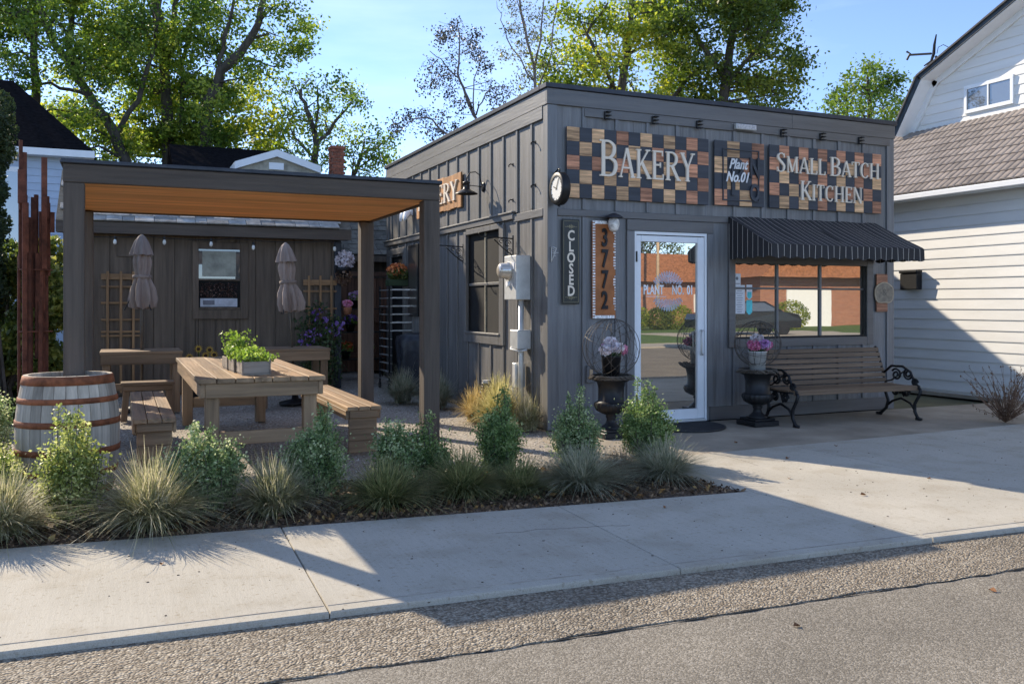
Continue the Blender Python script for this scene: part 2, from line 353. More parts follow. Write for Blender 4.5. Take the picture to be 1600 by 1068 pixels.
M_cap = mat('black_metal_cap', (.03,.033,.042), .4, .3, bump=.05)
M_shed = wood('shed_board', (.125,.092,.064), 'Z', .7, .3, .5, .12, fine=14)
M_post = wood('dark_stained_timber', (.080,.062,.048), 'Z', .7, .3, .5, .1, fine=12)
M_beam = wood('dark_stained_timber', (.080,.062,.048), 'X', .7, .3, .5, .1, fine=12)
M_beamy = wood('dark_stained_timber', (.080,.062,.048), 'Y', .7, .3, .5, .1, fine=12)
M_ceil = wood('cedar_ceiling', (.74,.36,.14), 'X', .5, .25, .2, .12, fine=14)
M_tabx = wood('oiled_timber', (.26,.17,.095), 'X', .7, .4, .6, .18, fine=10)
M_taby = wood('oiled_timber', (.26,.17,.095), 'Y', .7, .4, .6, .18, fine=10)
M_tabz = wood('oiled_timber', (.26,.17,.095), 'Z', .7, .4, .6, .18, fine=10)
M_old = wood('old_timber', (.20,.13,.075), 'X', .8, .35, .6, .15, fine=10)
M_oldz = wood('old_timber', (.20,.13,.075), 'Z', .8, .35, .6, .15, fine=10)
M_slat = wood('bench_slat', (.16,.105,.065), 'X', .65, .35, .5, .15, fine=12)
M_iron = mat('black_iron', (.022,.022,.023), .45, .5, bump=.1)
M_white = mat('white_paint', (.80,.82,.84), .35, bump=.02, var=.03, rnd=.01)
M_steel = mat('galvanised', (.55,.55,.53), .45, .35, var=.12, bump=.05)
M_rust = mat('rusty_steel', (.11,.038,.022), .8, .2, nscale=9, var=.5, bump=.3, rnd=.3)
M_hoop = mat('rusty_hoop', (.22,.075,.032), .75, .25, nscale=10, var=.45, bump=.25)
M_glass = glassmat('mirror_glass', .50, (.03,.027,.024), (1,.95,.86), 0, .03)
M_glass2 = glassmat('side_glass', .16, (.075,.065,.055), (1,1,1), 0, .04)
M_glass3 = glassmat('shed_glass', .18, (.05,.055,.05), (1,1,1), .02)
M_dark = mat('dark_void', (.012,.011,.010), .9, bump=0)
M_cream = mat('cream_letter', (.80,.70,.57), .5, bump=0, var=.04, rnd=.02)
M_side_w = mat('white_vinyl', (.76,.75,.72), .5, bump=.03, var=.04, rnd=.02, stretch=(1,.2,1), dirt=.15, dirtcol=(.6,.58,.52))
M_blue_w = mat('blue_vinyl', (.42,.50,.62), .5, bump=.03, var=.04, rnd=.02)
M_brick = mat('brick', (.25,.085,.05), .9, nscale=12, var=.3, bump=.3, rnd=.2)
M_bark = mat('bark', (.075,.062,.05), .9, nscale=9, var=.4, bump=1, bscale=30, stretch=(1,1,.25), bdist=.03)
M_birch = mat('birch_bark', (.17,.14,.13), .8, nscale=9, var=.4, bump=.5, bscale=30)

M_side_sun = wood('sunlit_board', (.135,.128,.120), 'Z', .46, .30, .5, .12, fine=16, spec=.75, dirt=.35, dirtcol=(.11,.10,.09))  # sun-side copy of the charcoal board, its warmer tone stands in for sunlight
M_trim_sun = {a: wood('sunlit_trim', (.145,.138,.129), a, .42, .2, .2, .06, fine=14, spec=.7) for a in 'XYZ'}  # trim of the sun side, sunlight put into its lighter, warmer colour
# ------------------------------------------------------------------ ground, road, sidewalk, patio
def sheet(name, pts, z, m, thick=.05, kind='structure', parent=None):
    b = MB(); b.prism(pts, z-thick, z); return b.build(name, m, parent, kind=kind)
def fy(x): return -4.866-.0534*x                    # kerb side of the sidewalk
def ry(x): return -5.42-.043*x                      # edge of the asphalt
def by(x): return -3.405-.0977*x                    # planting side of the sidewalk
g = MB(); g.add([(-300,-300,-.09),(300,-300,-.09),(300,300,-.09),(-300,300,-.09)], [(0,1,2,3)]); g.build('ground', mat('earth', (.12,.11,.06), .95, nscale=.8, var=.3), kind='structure')
sheet('road', [(-60,-14.5),(80,-20),(80,ry(40)+1.0),(40,ry(40)),(0.2,ry(.2)),(-3,ry(-3)),(-12,ry(-12)),(-60,ry(-60))], -.0345, M_road)
# ragged exposed-aggregate gutter strip: its edge is uneven where asphalt meets it
pts = []; 
r2 = random.Random(3)
for i in range(0, 361):
    x = -12+i*.1; pts.append((x, ry(x)+r2.uniform(-.012, .012)+.008*math.sin(x*5)))
top = [(24, fy(24)-.004), (-12, fy(-12)-.004)]
b = MB(); n_ = len(pts)
vs = [(x, y, -.029) for x, y in pts]+[(x, fy(x)-.002, -.030) for x, y in pts]+[(x, y-.004, -.05) for x, y in pts]
fs = [(i, i+1, n_+i+1, n_+i) for i in range(n_-1)]+[(2*n_+i, 2*n_+i+1, i+1, i) for i in range(n_-1)]
b.add(vs, fs); b.build('gutter_strip', M_agg, kind='structure')
# expansion crack in the strip and dark seam along the asphalt
b = MB(); pp = []
for i in range(0, 300):
    x = -8+i*.08; pp.append((x, ry(x)-.012+r2.uniform(-.006,.006), -.0335+r2.uniform(-.002,.003)))
b.tube(pp, [max(.0006, r2.gauss(.0022,.0022)) for _ in pp], 5); b.build('asphalt_seam', mat('tar', (.03,.027,.022), .9, bump=.3), kind='structure')
def inpoly_bed(x, y): return x < -.05 and y > by(x)-.05
# sidewalk slabs
walk = MB(); walk.add([(-12,by(-12)+.0,-.07),(-12,fy(-12)+.03,-.07),(24,fy(24)+.03,-.07),(24,-1.8,-.07),(0,-2.6,-.07)], [(0,1,2,3,4)])
walk = walk.build('sidewalk', mat('joint_dark', (.06,.05,.04), .95, bump=0), kind='structure')
def joint(k): # x of joint k at back and front
    J = {-5:(-9.95,-10.15),-4:(-8.3,-8.45),-3:(-6.65,-6.78),-2:(-5.02,-5.09),-1:(-3.345,-3.395),0:(-1.53,-1.592),1:(.047,.112),2:(1.70,1.74),3:(3.38,3.40),4:(5.05,5.05),5:(6.7,6.7),6:(8.4,8.4),7:(10,10),8:(11.7,11.7),9:(13.4,13.4),10:(15,15)}
    return J[k]
gp = .0025
def slab_poly(poly):
    b = MB(); n = len(poly); cx = sum(p[0] for p in poly)/n; cy = sum(p[1] for p in poly)/n
    inn = []
    for (x, y) in poly:
        d = Vector((cx-x, cy-y)); d.normalize(); inn.append((x+d.x*.006, y+d.y*.006))
    vs = [(x, y, -.09) for x, y in poly]+[(x, y, -.008) for x, y in poly]+[(x, y, 0) for x, y in inn]
    fs = [(i, (i+1)%n, n+(i+1)%n, n+i) for i in range(n)]+[(n+i, n+(i+1)%n, 2*n+(i+1)%n, 2*n+i) for i in range(n)]+[tuple(range(2*n, 3*n))]
    b.add(vs, fs); return b
for k in range(-5, 1):
    a, b_ = joint(k), joint(k+1)
    if k == 0: b_ = (-.03, .112)
    slab_poly([(a[1]+gp, fy(a[1])), (b_[1]-gp, fy(b_[1])), (b_[0]-gp, by(b_[0])), (a[0]+gp, by(a[0]))]).build('slab', M_con, walk)
edge = [(-.03,-3.40),(-.10,-3.27),(-.141,-3.075),(-.128,-2.81),(-.09,-2.6),(-.06,-2.35),(.02,-2.15),(.16,-2.0),(.36,-1.94)]
slab_poly([(.12, fy(.12)), (joint(2)[1]-gp, fy(1.7)), (joint(2)[0]-gp, -1.86)]+edge[::-1]).build('slab', M_con, walk)
for k in range(2, 10):
    a, b_ = joint(k), joint(k+1)
    slab_poly([(a[1]+gp, fy(a[1])), (b_[1]-gp, fy(b_[1])), (b_[0]-gp, -1.95+.045*b_[0]), (a[0]+gp, -1.95+.045*a[0])]).build('slab', M_con, walk)
# tooled kerb edge line of the sidewalk
b = MB()
for k in range(-5, 10):
    a, b_ = joint(k)[1], joint(k+1)[1]
    b.box(a+.01, b_-.01, -.004, .004, .0, .0025)
    for i in range(len(b.v)-8, len(b.v)):
        x, y, z = b.v[i]; b.v[i] = (x, y+fy(x)+.085, z)
b.build('tooled_edge', mat('edge_line', (.30,.27,.23), .95, bump=.1), walk)
b = MB()
for (x, y, a, n) in ((-2.2,-3.75,.12,26),(.7,-2.6,1.2,20)):
    P_ = []
    for i in range(n): P_.append((x, y, .0)); a += r2.uniform(-.35,.35); x += .035*math.cos(a); y += .035*math.sin(a)
    b.tube(P_, .0013, 4)
b.build('hairline_crack', mat('joint_dark', (.06,.05,.04)), walk, kind='stuff')
b = MB()
for i in range(260):
    x, y = r2.uniform(-6, 6), r2.uniform(-4.8, -2.2)
    if inpoly_bed(x, y): continue
    s_ = r2.uniform(.002, .006); b.box(x-s_, x+s_, y-s_*r2.uniform(.4,1), y+s_, .0005, .003, .001)
b.build('grit', mat('grit', (.09,.065,.045), .9, rnd=0), kind='stuff')
# forecourt of old concrete
ap = [(.36,-1.935),(.16,-1.99),(.02,-2.1),(-.05,-1.7),(-.35,-1.2),(-.35,-.6),(-.1,-.05),(5.3,-.05),(7.4,-.05),(7.4,8),(18,8),(18,-1.1),(8.4,-1.58),(5.05,-1.73),(1.7,-1.865)]
sheet('forecourt', ap, -.006, M_con2, .05)
# gravel patio with a softly uneven surface
nx, ny = 70, 80; xs = np.linspace(-11, .4, nx); ys = np.linspace(-2.35, 9.5, ny)
X, Y = np.meshgrid(xs, ys, indexing='ij'); Z = -.016+.006*np.sin(X*3.1+Y*1.7)+.005*np.sin(X*1.3-Y*2.9)
V = np.stack([X, Y, Z], -1).reshape(-1, 3); I = np.arange(nx*ny).reshape(nx, ny)
Fq = np.stack([I[:-1,:-1], I[1:,:-1], I[1:,1:], I[:-1,1:]], -1).reshape(-1, 4)
npmesh('patio', V, Fq, M_grav, kind='structure', smooth=True)
# planting bed
bedp = [(-12,by(-12)),(-5,by(-5)),(-.045,-3.395)]+edge[1:7]+[(-.3,-1.95),(-.9,-1.98),(-1.5,-1.85),(-2.2,-1.95),(-2.9,-1.82),(-3.6,-1.95),(-4.4,-1.8),(-5.2,-1.6),(-5.6,-.5),(-5.6,2),(-5.3,6),(-12,6)]
sheet('planting_bed', bedp, -.004, M_soil, .05)
def inpoly(x, y, P):
    c = False; j = len(P)-1
    for i in range(len(P)):
        if (P[i][1] > y) != (P[j][1] > y) and x < (P[j][0]-P[i][0])*(y-P[i][1])/(P[j][1]-P[i][1])+P[i][0]: c = not c
        j = i
    return c
# bark chips and crumbs over the bed
cp = []
while len(cp) < 9000:
    x, y = nrg.uniform(-6.3, 0), nrg.uniform(-3.45, -1.7)
    if inpoly(x, y, bedp): cp.append((x, y, nrg.uniform(.0, .02)))
V, Fq = leaves(np.array(cp), .035, 0, .55)
npmesh('bark_chips', V, Fq, leafmat('chips', (.05,.028,.015), (.13,.08,.045), (.30,.20,.12), .0, .9, 30), kind='stuff')
cp = []
while len(cp) < 420:
    x, y = nrg.uniform(-6.3, 0), nrg.uniform(-3.45, -1.7)
    if inpoly(x, y, bedp): cp.append((x, y, nrg.uniform(.012, .03)))
V, Fq = leaves(np.array(cp), .055, 0, .6)
npmesh('leaf_litter', V, Fq, leafmat('litter', (.10,.05,.02), (.26,.14,.05), (.42,.30,.12), .1, .8, 30), kind='stuff')
cp = nrg.uniform((-5,-2.2,0),(.2,-1.2,.004),(2600,3)); cp2 = nrg.uniform((-5,-1.3,0),(-.1,5.5,.003),(3000,3)); V, Fq = leaves(np.concatenate([cp,cp2]), .02, 0, .8)
npmesh('loose_gravel', V, Fq, leafmat('stones', (.30,.26,.21), (.45,.41,.35), (.65,.6,.53), 0, .9, 30), kind='stuff')

# ------------------------------------------------------------------ bakery
bak = thing('bakery', 'small charcoal board and batten bakery shop with flat parapet roof on the corner', 'shop')
W_, D_, HT = 5.03, 6.32, 3.77
core = MB(); core.box(.03, W_-.03, .10, D_, -.05, HT-.16); core.build('inner_wall', M_dark, bak)
def cut(u0, u1, z0, z1, ops):
    """vertical strip minus openings -> rectangles"""
    us = sorted({u0, u1, *[min(max(o[i], u0), u1) for o in ops for i in (0, 1)]}); res = []
    for a, b in zip(us, us[1:]):
        if b-a < .004: continue
        seg = [(z0, z1)]
        for o in ops:
            if o[0] < b-.001 and o[1] > a+.001:
                ns = []
                for s0, s1 in seg:
                    if o[3] <= s0 or o[2] >= s1: ns.append((s0, s1)); continue
                    if o[2] > s0: ns.append((s0, o[2]))
                    if o[3] < s1: ns.append((o[3], s1))
                seg = ns
        res += [(a, b, s0, s1) for s0, s1 in seg if s1-s0 > .02]
    return res
def wallboards(wall, mp, seams, z0, z1, ops, m, bw=.045, bt=.019, tops=None, hb=(), mb=None):
    for a, b in zip(seams, seams[1:]):
        for (u0, u1, s0, s1) in cut(a, b, z0, z1, ops):
            q = MB(); q.box(u0+.0015, u1-.0015, s0, s1, -.08, 0, .0); q.map(lambda p: mp(*p)); q.build('board', m, wall)
    for s in seams[1:-1]:
        blk = list(ops)+[(s-1, s+1, h0, h1) for h0, h1 in hb]
        for (u0, u1, s0, s1) in cut(s-bw/2, s+bw/2, z0, z1, blk):
            if u1-u0 < bw*.6: continue
            q = MB(); q.box(u0, u1, s0, s1, .0005, bt, .003); q.map(lambda p: mp(*p)); q.build('batten', mb or M_trim, wall)
def trimpiece(name, mp, u0, u1, z0, z1, d0, d1, m, parent, c=.003):
    q = MB(); q.box(u0, u1, z0, z1, d0, d1, c); q.map(lambda p: mp(*p)); return q.build(name, m, parent)
fw = MB(); fw.box(.08, 4.95, .085, .095, 0, 3.5); fw = fw.build('wall', M_dark, bak); fw['label'] = 'front wall facing the sidewalk'
dop = (1.08, 2.07, -1, 2.2); wop = (2.44, 4.62, .93, 1.93)
seams = [.10, .43, .85, 1.26, 1.66, 2.07, 2.48, 2.90, 3.30, 3.71, 4.12, 4.53, 4.93]
wallboards(fw, front, seams, 0, 3.56, [dop, wop], M_sideb, hb=[(2.335, 2.412), (0, .16)])
sw = MB(); sw.box(.085, .095, .1, 6.25, 0, 3.5); sw = sw.build('wall', M_dark, bak); sw['label'] = 'left side wall lit by the sun'
sop = [(-2.47, -1.25, .94, 2.345), (-6.14, -5.30, -1, 2.17), (-5.02, -4.55, 1.2, 2.29)]
sseams = [-6.24]+[round(-6.05+.403*i, 3) for i in range(15)]+[-.09]
wallboards(sw, side, sseams, 0, 3.56, sop, M_side_sun, hb=[(2.36, 2.44)], mb=M_trim_sun['Z'])
# right and back walls plain boarding
for nm, bx in (('wall', (W_-.03, W_, .06, D_, 0, 3.56)), ('wall', (0, W_, D_-.03, D_, 0, 3.56))):
    q = MB(); q.box(*bx); q.build(nm, M_sideb, bak)
# corner boards (each corner one L of two boards), fascia, cap
for (x0, x1, y0, y1) in ((-.0195, .10, -.022, 0), (-.022, 0, -.0215, .09), (4.93, 5.052, -.022, 0), (5.03, 5.052, 0, .09), (-.022, 0, 6.23, 6.33)):
    q = MB(); q.box(x0, x1, y0, y1, .0, 3.538, .003); q.build('corner_board', M_trim_sun['Z'] if x1 == 0 else M_trim, bak)
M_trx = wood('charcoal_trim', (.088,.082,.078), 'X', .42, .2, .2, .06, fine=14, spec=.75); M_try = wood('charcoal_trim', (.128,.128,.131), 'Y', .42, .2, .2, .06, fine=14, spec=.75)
for (x0, x1) in ((-.032, 3.34), (3.343, 5.062)):
    q = MB(); q.box(x0, x1, -.032, -.002, 3.54, 3.712, .003); q.build('fascia', M_trx, bak)
q = MB(); q.box(-.032, -.002, -.001, 6.33, 3.54, 3.712, .003); q.build('fascia', M_trim_sun['Y'], bak)
q = MB(); q.box(5.032, 5.062, -.001, 6.33, 3.54, 3.712, .003); q.build('fascia', M_try, bak)
capr = MB(); capr.box(-.055, 5.085, -.055, .12, 3.714, 3.768, .006); capr.box(-.055, .12, .121, 6.36, 3.714, 3.768, .006); capr.box(4.91, 5.085, .121, 6.36, 3.714, 3.768, .006); capr.box(.121, 4.909, 6.2, 6.36, 3.714, 3.768, .006)
capr.build('roof_cap', M_cap, bak)
q = MB(); q.box(.1, 4.95, .1, 6.25, 3.56, 3.62); q.build('roof', mat('roof_felt', (.06,.06,.06), .9), bak)
# belts
trimpiece('belt_board', front, .43, 4.975, 3.44, 3.538, .0005, .028, M_trx, bak)
trimpiece('belt_board', front, .102, 2.38, 2.336, 2.41, .0005, .026, M_trx, bak)
q = MB(); q.box(-.03, -.0005, .10, 6.2, 3.40, 3.538, .003); q.build('belt_board', M_trim_sun['Y'], bak)
q = MB(); q.box(-.028, -.0005, .09, .87, 2.335, 2.42, .003); q.build('belt_board', M_trim_sun['Y'], bak)
q = MB(); q.box(-.045, -.0005, .872, 6.42, 2.37, 2.44, .004); q.box(-.062, -.0005, .85, 6.44, 2.441, 2.462, .004); q.build('belt_board', M_trim_sun['Y'], bak)
trimpiece('base_board', front, .102, 1.05, .0, .158, .0005, .022, M_trx, bak); trimpiece('base_board', front, 2.12, 4.93, .0, .158, .0005, .022, M_trx, bak)
# door
trimpiece('door_trim', front, .975, 1.075, .16, 2.2, .0005, .03, M_trim, bak); trimpiece('door_trim', front, 2.075, 2.16, .16, 2.2, .0005, .03, M_trim, bak); trimpiece('door_trim', front, .975, 2.16, 2.203, 2.33, .0005, .031, M_trx, bak)
dr = MB()
for bx in ((1.078, 1.105, .0, 2.2), (2.045, 2.072, .0, 2.2), (1.105, 2.045, 2.165, 2.2)): dr.box(bx[0], bx[1], bx[2], bx[3], -.06, .018, .002)
dr.map(lambda p: front(*p)); dr = dr.build('door', M_white, bak); dr['label'] = 'white framed full glass shop door'
q = MB()
for bx in ((1.110, 1.170, .03, 2.155), (1.952, 2.040, .03, 2.155)): q.box(bx[0], bx[1], bx[2], bx[3], -.045, .008, .003)
for bx in ((1.172, 1.950, .03, .145), (1.172, 1.950, 2.085, 2.155)): q.box(bx[0], bx[1], bx[2], bx[3], -.045, .008, .003)
q.map(lambda p: front(*p)); q.build('door_leaf', M_white, dr)
trimpiece('glass', front, 1.171, 1.951, .146, 2.084, -.03, -.02, M_glass, dr, 0)
trimpiece('threshold', front, 1.10, 2.05, .0, .026, -.05, .03, M_steel, dr, .002)
q = MB(); q.tube([front(1.995, .78, .0), front(1.995, .78, .045), front(1.965, .80, .06), front(1.965, 1.04, .06), front(1.995, 1.06, .045), front(1.995, 1.06, .0)], .011, 8); q.build('handle', M_steel, dr, smooth=True)
for z in (.28, 1.9): trimpiece('hinge', front, 1.094, 1.114, z-.05, z+.07, .018, .026, M_iron, dr, .001)
# door lettering and rosette of fine petals
M_vin = mat('white_vinyl_letter', (.93,.92,.90), .5, bump=0); M_ros = mat('grey_vinyl', (.40,.44,.53), .5, bump=0)
for tx, u, s in (('PLANT', 1.355, .82), ('NO.', 1.69, .82), ('01', 1.86, .82)):
    t = text_mesh(tx, .150, .0006, .60, 0, .0035); t.map(lambda p: front(u+p.x, 1.53+p.y, -.0185+p.z)); t.build('lettering', M_vin, dr)
q = MB(); q.box(1.26, 1.53, 1.455, 1.461, -.0195, -.018); q.map(lambda p: front(*p)); q.build('lettering', M_vin, dr)
M_ros = mat('grey_vinyl', (.40,.44,.53), .5, bump=0)
for half in (1, -1):
  q = MB(); k = 0
  for ring, (n, r0, r1) in enumerate(((16,.06,.115),(22,.085,.14),(28,.11,.165),(34,.135,.19),(38,.16,.215),(40,.185,.24))):
    for i in range(n):
        a = 2*PI*(i+.5*ring)/n; hw = .85*PI/n; pts = [(r0, 0), ((r0+r1)/2, -hw), (r1, 0), ((r0+r1)/2, hw)]
        P4 = [(1.555+math.cos(a+da)*r, 1.52+math.sin(a+da)*r) for r, da in pts]
        if any((y-1.52)*half < .075 for _, y in P4): continue
        c4 = (sum(p[0] for p in P4)/4, sum(p[1] for p in P4)/4); In = [(c4[0]+(x-c4[0])*.45, c4[1]+(y-c4[1])*.45) for x, y in P4]; zz = -.0193+.00006*ring
        o4 = [front(x, y, zz) for x, y in P4]; i4 = [front(x, y, zz) for x, y in In]
        q.add(o4+i4, [(0,1,5,4),(1,2,6,5),(2,3,7,6),(3,0,4,7)])
  q.build('rosette_decal', M_ros, dr)
# front window
wn = MB()
for bx in ((2.385, 2.478, .85, 2.33), (4.575, 4.68, .85, 1.93)): wn.box(bx[0], bx[1], bx[2], bx[3], .0005, .034, .003)
wn.box(2.479, 4.574, .85, .955, .0005, .034, .003); wn.box(2.479, 4.574, 1.862, 1.98, .0005, .034, .003)
wn.map(lambda p: front(*p)); wn = wn.build('window', M_trx, bak); wn['label'] = 'wide front window under the awning'
trimpiece('glass', front, 2.479, 4.574, .956, 1.861, -.04, -.03, M_glass, wn, 0)
for x in (3.150, 3.835): trimpiece('muntin', front, x-.016, x+.016, .975, 1.861, -.029, -.008, M_trim, wn)
trimpiece('muntin', front, 2.495, 4.56, 1.55, 1.575, -.029, -.010, M_trx, wn)
trimpiece('frame', front, 2.479, 2.497, .957, 1.861, -.029, .01, M_iron, wn); trimpiece('frame', front, 4.556, 4.574, .957, 1.861, -.029, .01, M_iron, wn); trimpiece('frame', front, 2.499, 4.554, .957, .974, -.029, .01, M_iron, wn)
M_pap = mat('paper', (.80,.80,.82), .7, bump=0, var=.03); M_teal = mat('teal_print', (.10,.55,.58), .5, bump=0); M_ink = mat('ink', (.18,.18,.2), .7, bump=0)
def paper(u0, u1, z0, z1, m, lines=0, nm='notice'):
    o = trimpiece(nm, front, u0, u1, z0, z1, -.0295, -.0285, m, wn, 0)
    if lines:
        q = MB()
        for i in range(lines):
            zz = z1-.045-(z1-z0-.07)*i/max(1, lines-1); ww = (u1-u0)*(.34 if i else .4)*rng.uniform(.6, 1.1)
            cx = (u0+u1)/2; q.box(cx-ww, cx+ww, zz-.0035, zz+.0035, -.0284, -.0280)
        q.map(lambda p: front(*p)); q.build('print', M_ink, o)
    return o
paper(2.505, 2.665, 1.255, 1.60, M_pap, 11)
paper(2.492, 2.60, 1.60, 1.74, M_pap); q = MB(); q.lathe([(.02,0),(.02,.0006)], 16); q.map(lambda p: front(2.546+p.x, 1.68+p.y, -.0284+p.z)); q.build('print', M_ink, wn)
trimpiece('print', front, 2.50, 2.59, 1.613, 1.622, -.0284, -.028, M_ink, wn, 0)
for z0 in (1.43, 1.245):
    q = MB(); pl = [(2.69, z0+.03), (2.72, z0), (2.745, z0), (2.775, z0+.03), (2.775, z0+.175), (2.69, z0+.175)]; q.prism([(x, y) for x, y in pl], -.0295, -.0285, front); q.build('sticker', M_teal if z0 < 1.3 else M_pap, wn)
    if z0 > 1.3:
        q = MB(); pl = [(2.70, z0+.03), (2.72, z0+.008), (2.745, z0+.008), (2.765, z0+.03), (2.765, z0+.09), (2.70, z0+.09)]; q.prism(pl, -.0284, -.028, front); q.build('print', M_teal, wn)
    t = text_mesh('OK' if 0 else '...', .05, .0003, .8); t.map(lambda p: front(2.732+p.x, z0+.12+p.y, -.028+p.z)); t.build('print', M_ink, wn)
# side window, far doorway and poster window
sn = MB()
for bx in ((-2.52, -2.43, .87, 2.33), (-1.30, -1.17, .87, 2.33)): sn.box(bx[0], bx[1], bx[2], bx[3], .0005, .036, .003)
sn.box(-2.429, -1.301, .87, .985, .0005, .036, .003); sn.box(-2.429, -1.301, 2.29, 2.358, .0005, .036, .003)
sn.map(lambda p: side(*p)); sn = sn.build('window', M_trim_sun['Z'], bak); sn['label'] = 'tall four pane window in the sunlit side wall'
trimpiece('glass', side, -2.429, -1.301, .986, 2.289, -.05, -.04, M_glass2, sn, 0)
trimpiece('sill', side, -2.45, -1.28, .986, 1.01, -.04, .05, M_trim_sun['Y'], sn)
trimpiece('muntin', side, -1.885, -1.855, 1.011, 2.289, -.038, -.014, mat('tan_muntin', (.30,.27,.20), .5), sn); trimpiece('muntin', side, -2.428, -1.302, 1.61, 1.645, -.039, -.010, M_trim_sun['Y'], sn)
trimpiece('door_trim', side, -6.2, -6.08, 0, 2.2, .0005, .03, M_trim_sun['Z'], bak); trimpiece('door_trim', side, -5.36, -5.26, 0, 2.2, .0005, .03, M_trim_sun['Z'], bak); trimpiece('door_trim', side, -6.2, -5.26, 2.203, 2.30, .0005, .031, M_trim_sun['Y'], bak)
trimpiece('door', side, -6.08, -5.36, 0, 2.2, -.08, -.06, mat('dark_door', (.02,.02,.02), .4), bak)
sn2 = trimpiece('window', side, -5.03, -4.54, 1.18, 2.31, .0005, .03, M_iron, bak); sn2['label'] = 'small dark side window by the far doorway'
trimpiece('glass', side, -4.98, -4.59, 1.23, 2.26, .031, .034, M_glass2, sn2, 0)

# ------------------------------------------------------------------ checkered signs
M_chk = [wood('sign_oak', (.52,.31,.165), 'X', .6, .6, .4, .3, fine=34), wood('sign_redwood', (.38,.175,.10), 'X', .6, .6, .4, .3, fine=34)]
M_chkd = wood('sign_charcoal', (.045,.05,.062), 'X', .6, .2, .2, .1, fine=14)
def checker(name, label, u0, u1, z0, z1, nc, nr, phase=0):
    t = thing(name, label, 'sign', front(u0, z0, 0)); o = t.location.copy()
    mp = lambda x, y, z: tuple(Vector(front(x, y, z))-o)
    q = MB(); q.box(u0, u1, z0, z1, .0285, .042, .002); q.map(lambda p: mp(*p)); q.build('backing_board', M_chkd, t)
    cw, ch = (u1-u0)/nc, (z1-z0)/nr; meshes = {}
    for i in range(nc):
        for j in range(nr):
            dk = (i+j+phase) % 2 == 0; kk = 'd' if dk else rng.choice('ab')
            if kk not in meshes:
                q = MB(); q.box(.0012, cw-.0012, .0012, ch-.0012, 0, .006 if dk else .007, .001); q.map(lambda p: front(*p)); ob = q.build('tile', M_chkd if dk else M_chk[0 if kk == 'a' else 1], t); meshes[kk] = ob.data
            else: ob = link('tile', meshes[kk], t)
            ob.location = mp(u0+i*cw, z0+j*ch, .0422)
    return t, mp
t, mp = checker('bakery_sign', 'checkered wood sign with raised cream letters reading BAKERY over the door', .20, 2.075, 2.535, 3.31, 12, 5, 1)
serif_text('BAKERY', .60, 1.87, 2.79, .33, .022, .05, mp, M_cream, t, 1.22, 0)
t, mp = checker('plant_sign', 'small middle checkered sign with white script Plant No.01 and dark raised letters', 2.16, 2.892, 2.543, 3.31, 4, 4, 1)
for tx, u, v, s in (('P', 2.47, 2.86, .62), ('N', 2.735, 2.995, .33), ('O', 2.735, 2.70, .28)):
    g_ = text_mesh(tx, s, .012, .62, 0, .008); g_.map(lambda p: mp(u+p.x, v+p.y, .064+p.z)); g_.build('letter', M_chkd, t)
q = MB(); 
for bx in ((2.27, 2.285, 2.60, 3.22), (2.795, 2.81, 2.60, 3.22), (2.286, 2.794, 2.60, 2.615), (2.286, 2.794, 3.205, 3.22)): q.box(bx[0], bx[1], bx[2], bx[3], .051, .062)
q.map(lambda p: mp(*p)); q.build('inner_frame', M_chkd, t)
M_wl = mat('white_letter', (.85,.85,.85), .5, bump=0)
for tx, u, v in (('Plant', 2.47, 3.03), ('No.01', 2.46, 2.875)):
    g_ = text_mesh(tx, .17, .004, .78, .35, .0035); g_.map(lambda p: mp(u+p.x, v+p.y, .088+p.z)); g_.build('letter', M_wl, t)
t, mp = checker('kitchen_sign', 'checkered wood sign reading SMALL BATCH KITCHEN above the awning', 2.975, 4.80, 2.545, 3.315, 12, 5, 0)
serif_text('SMALL BATCH', 3.07, 4.76, 2.985, .20, .022, .05, mp, M_cream, t, 1.18, 0)
serif_text('KITCHEN', 3.44, 4.47, 2.66, .20, .022, .05, mp, M_cream, t, 1.18, 0)
# side sign
t = thing('side_bakery_sign', 'orange wood BAKERY sign on the sunlit side wall, half hidden by the pergola post', 'sign', (-.03, 4.55, 2.69)); o_ = Vector((-.03, 4.55, 2.69))
mps = lambda x, y, z: tuple(Vector(side(x, y, z))-o_)
M_or = wood('orange_plank', (.42,.20,.075), 'Z', .6, .35, .3, .2, fine=12)
for i in range(14):
    a = -4.55+i*.14; q = MB(); q.box(a+.001, a+.139, 2.69+rng.uniform(-.01,.01), 3.17+rng.uniform(-.012,.012), .02, .045, .003); q.map(lambda p: mps(*p)); q.build('plank', M_or, t)
serif_text('BAKERY', -4.42, -2.68, 2.80, .27, .02, .046, mps, M_cream, t, 1.0)

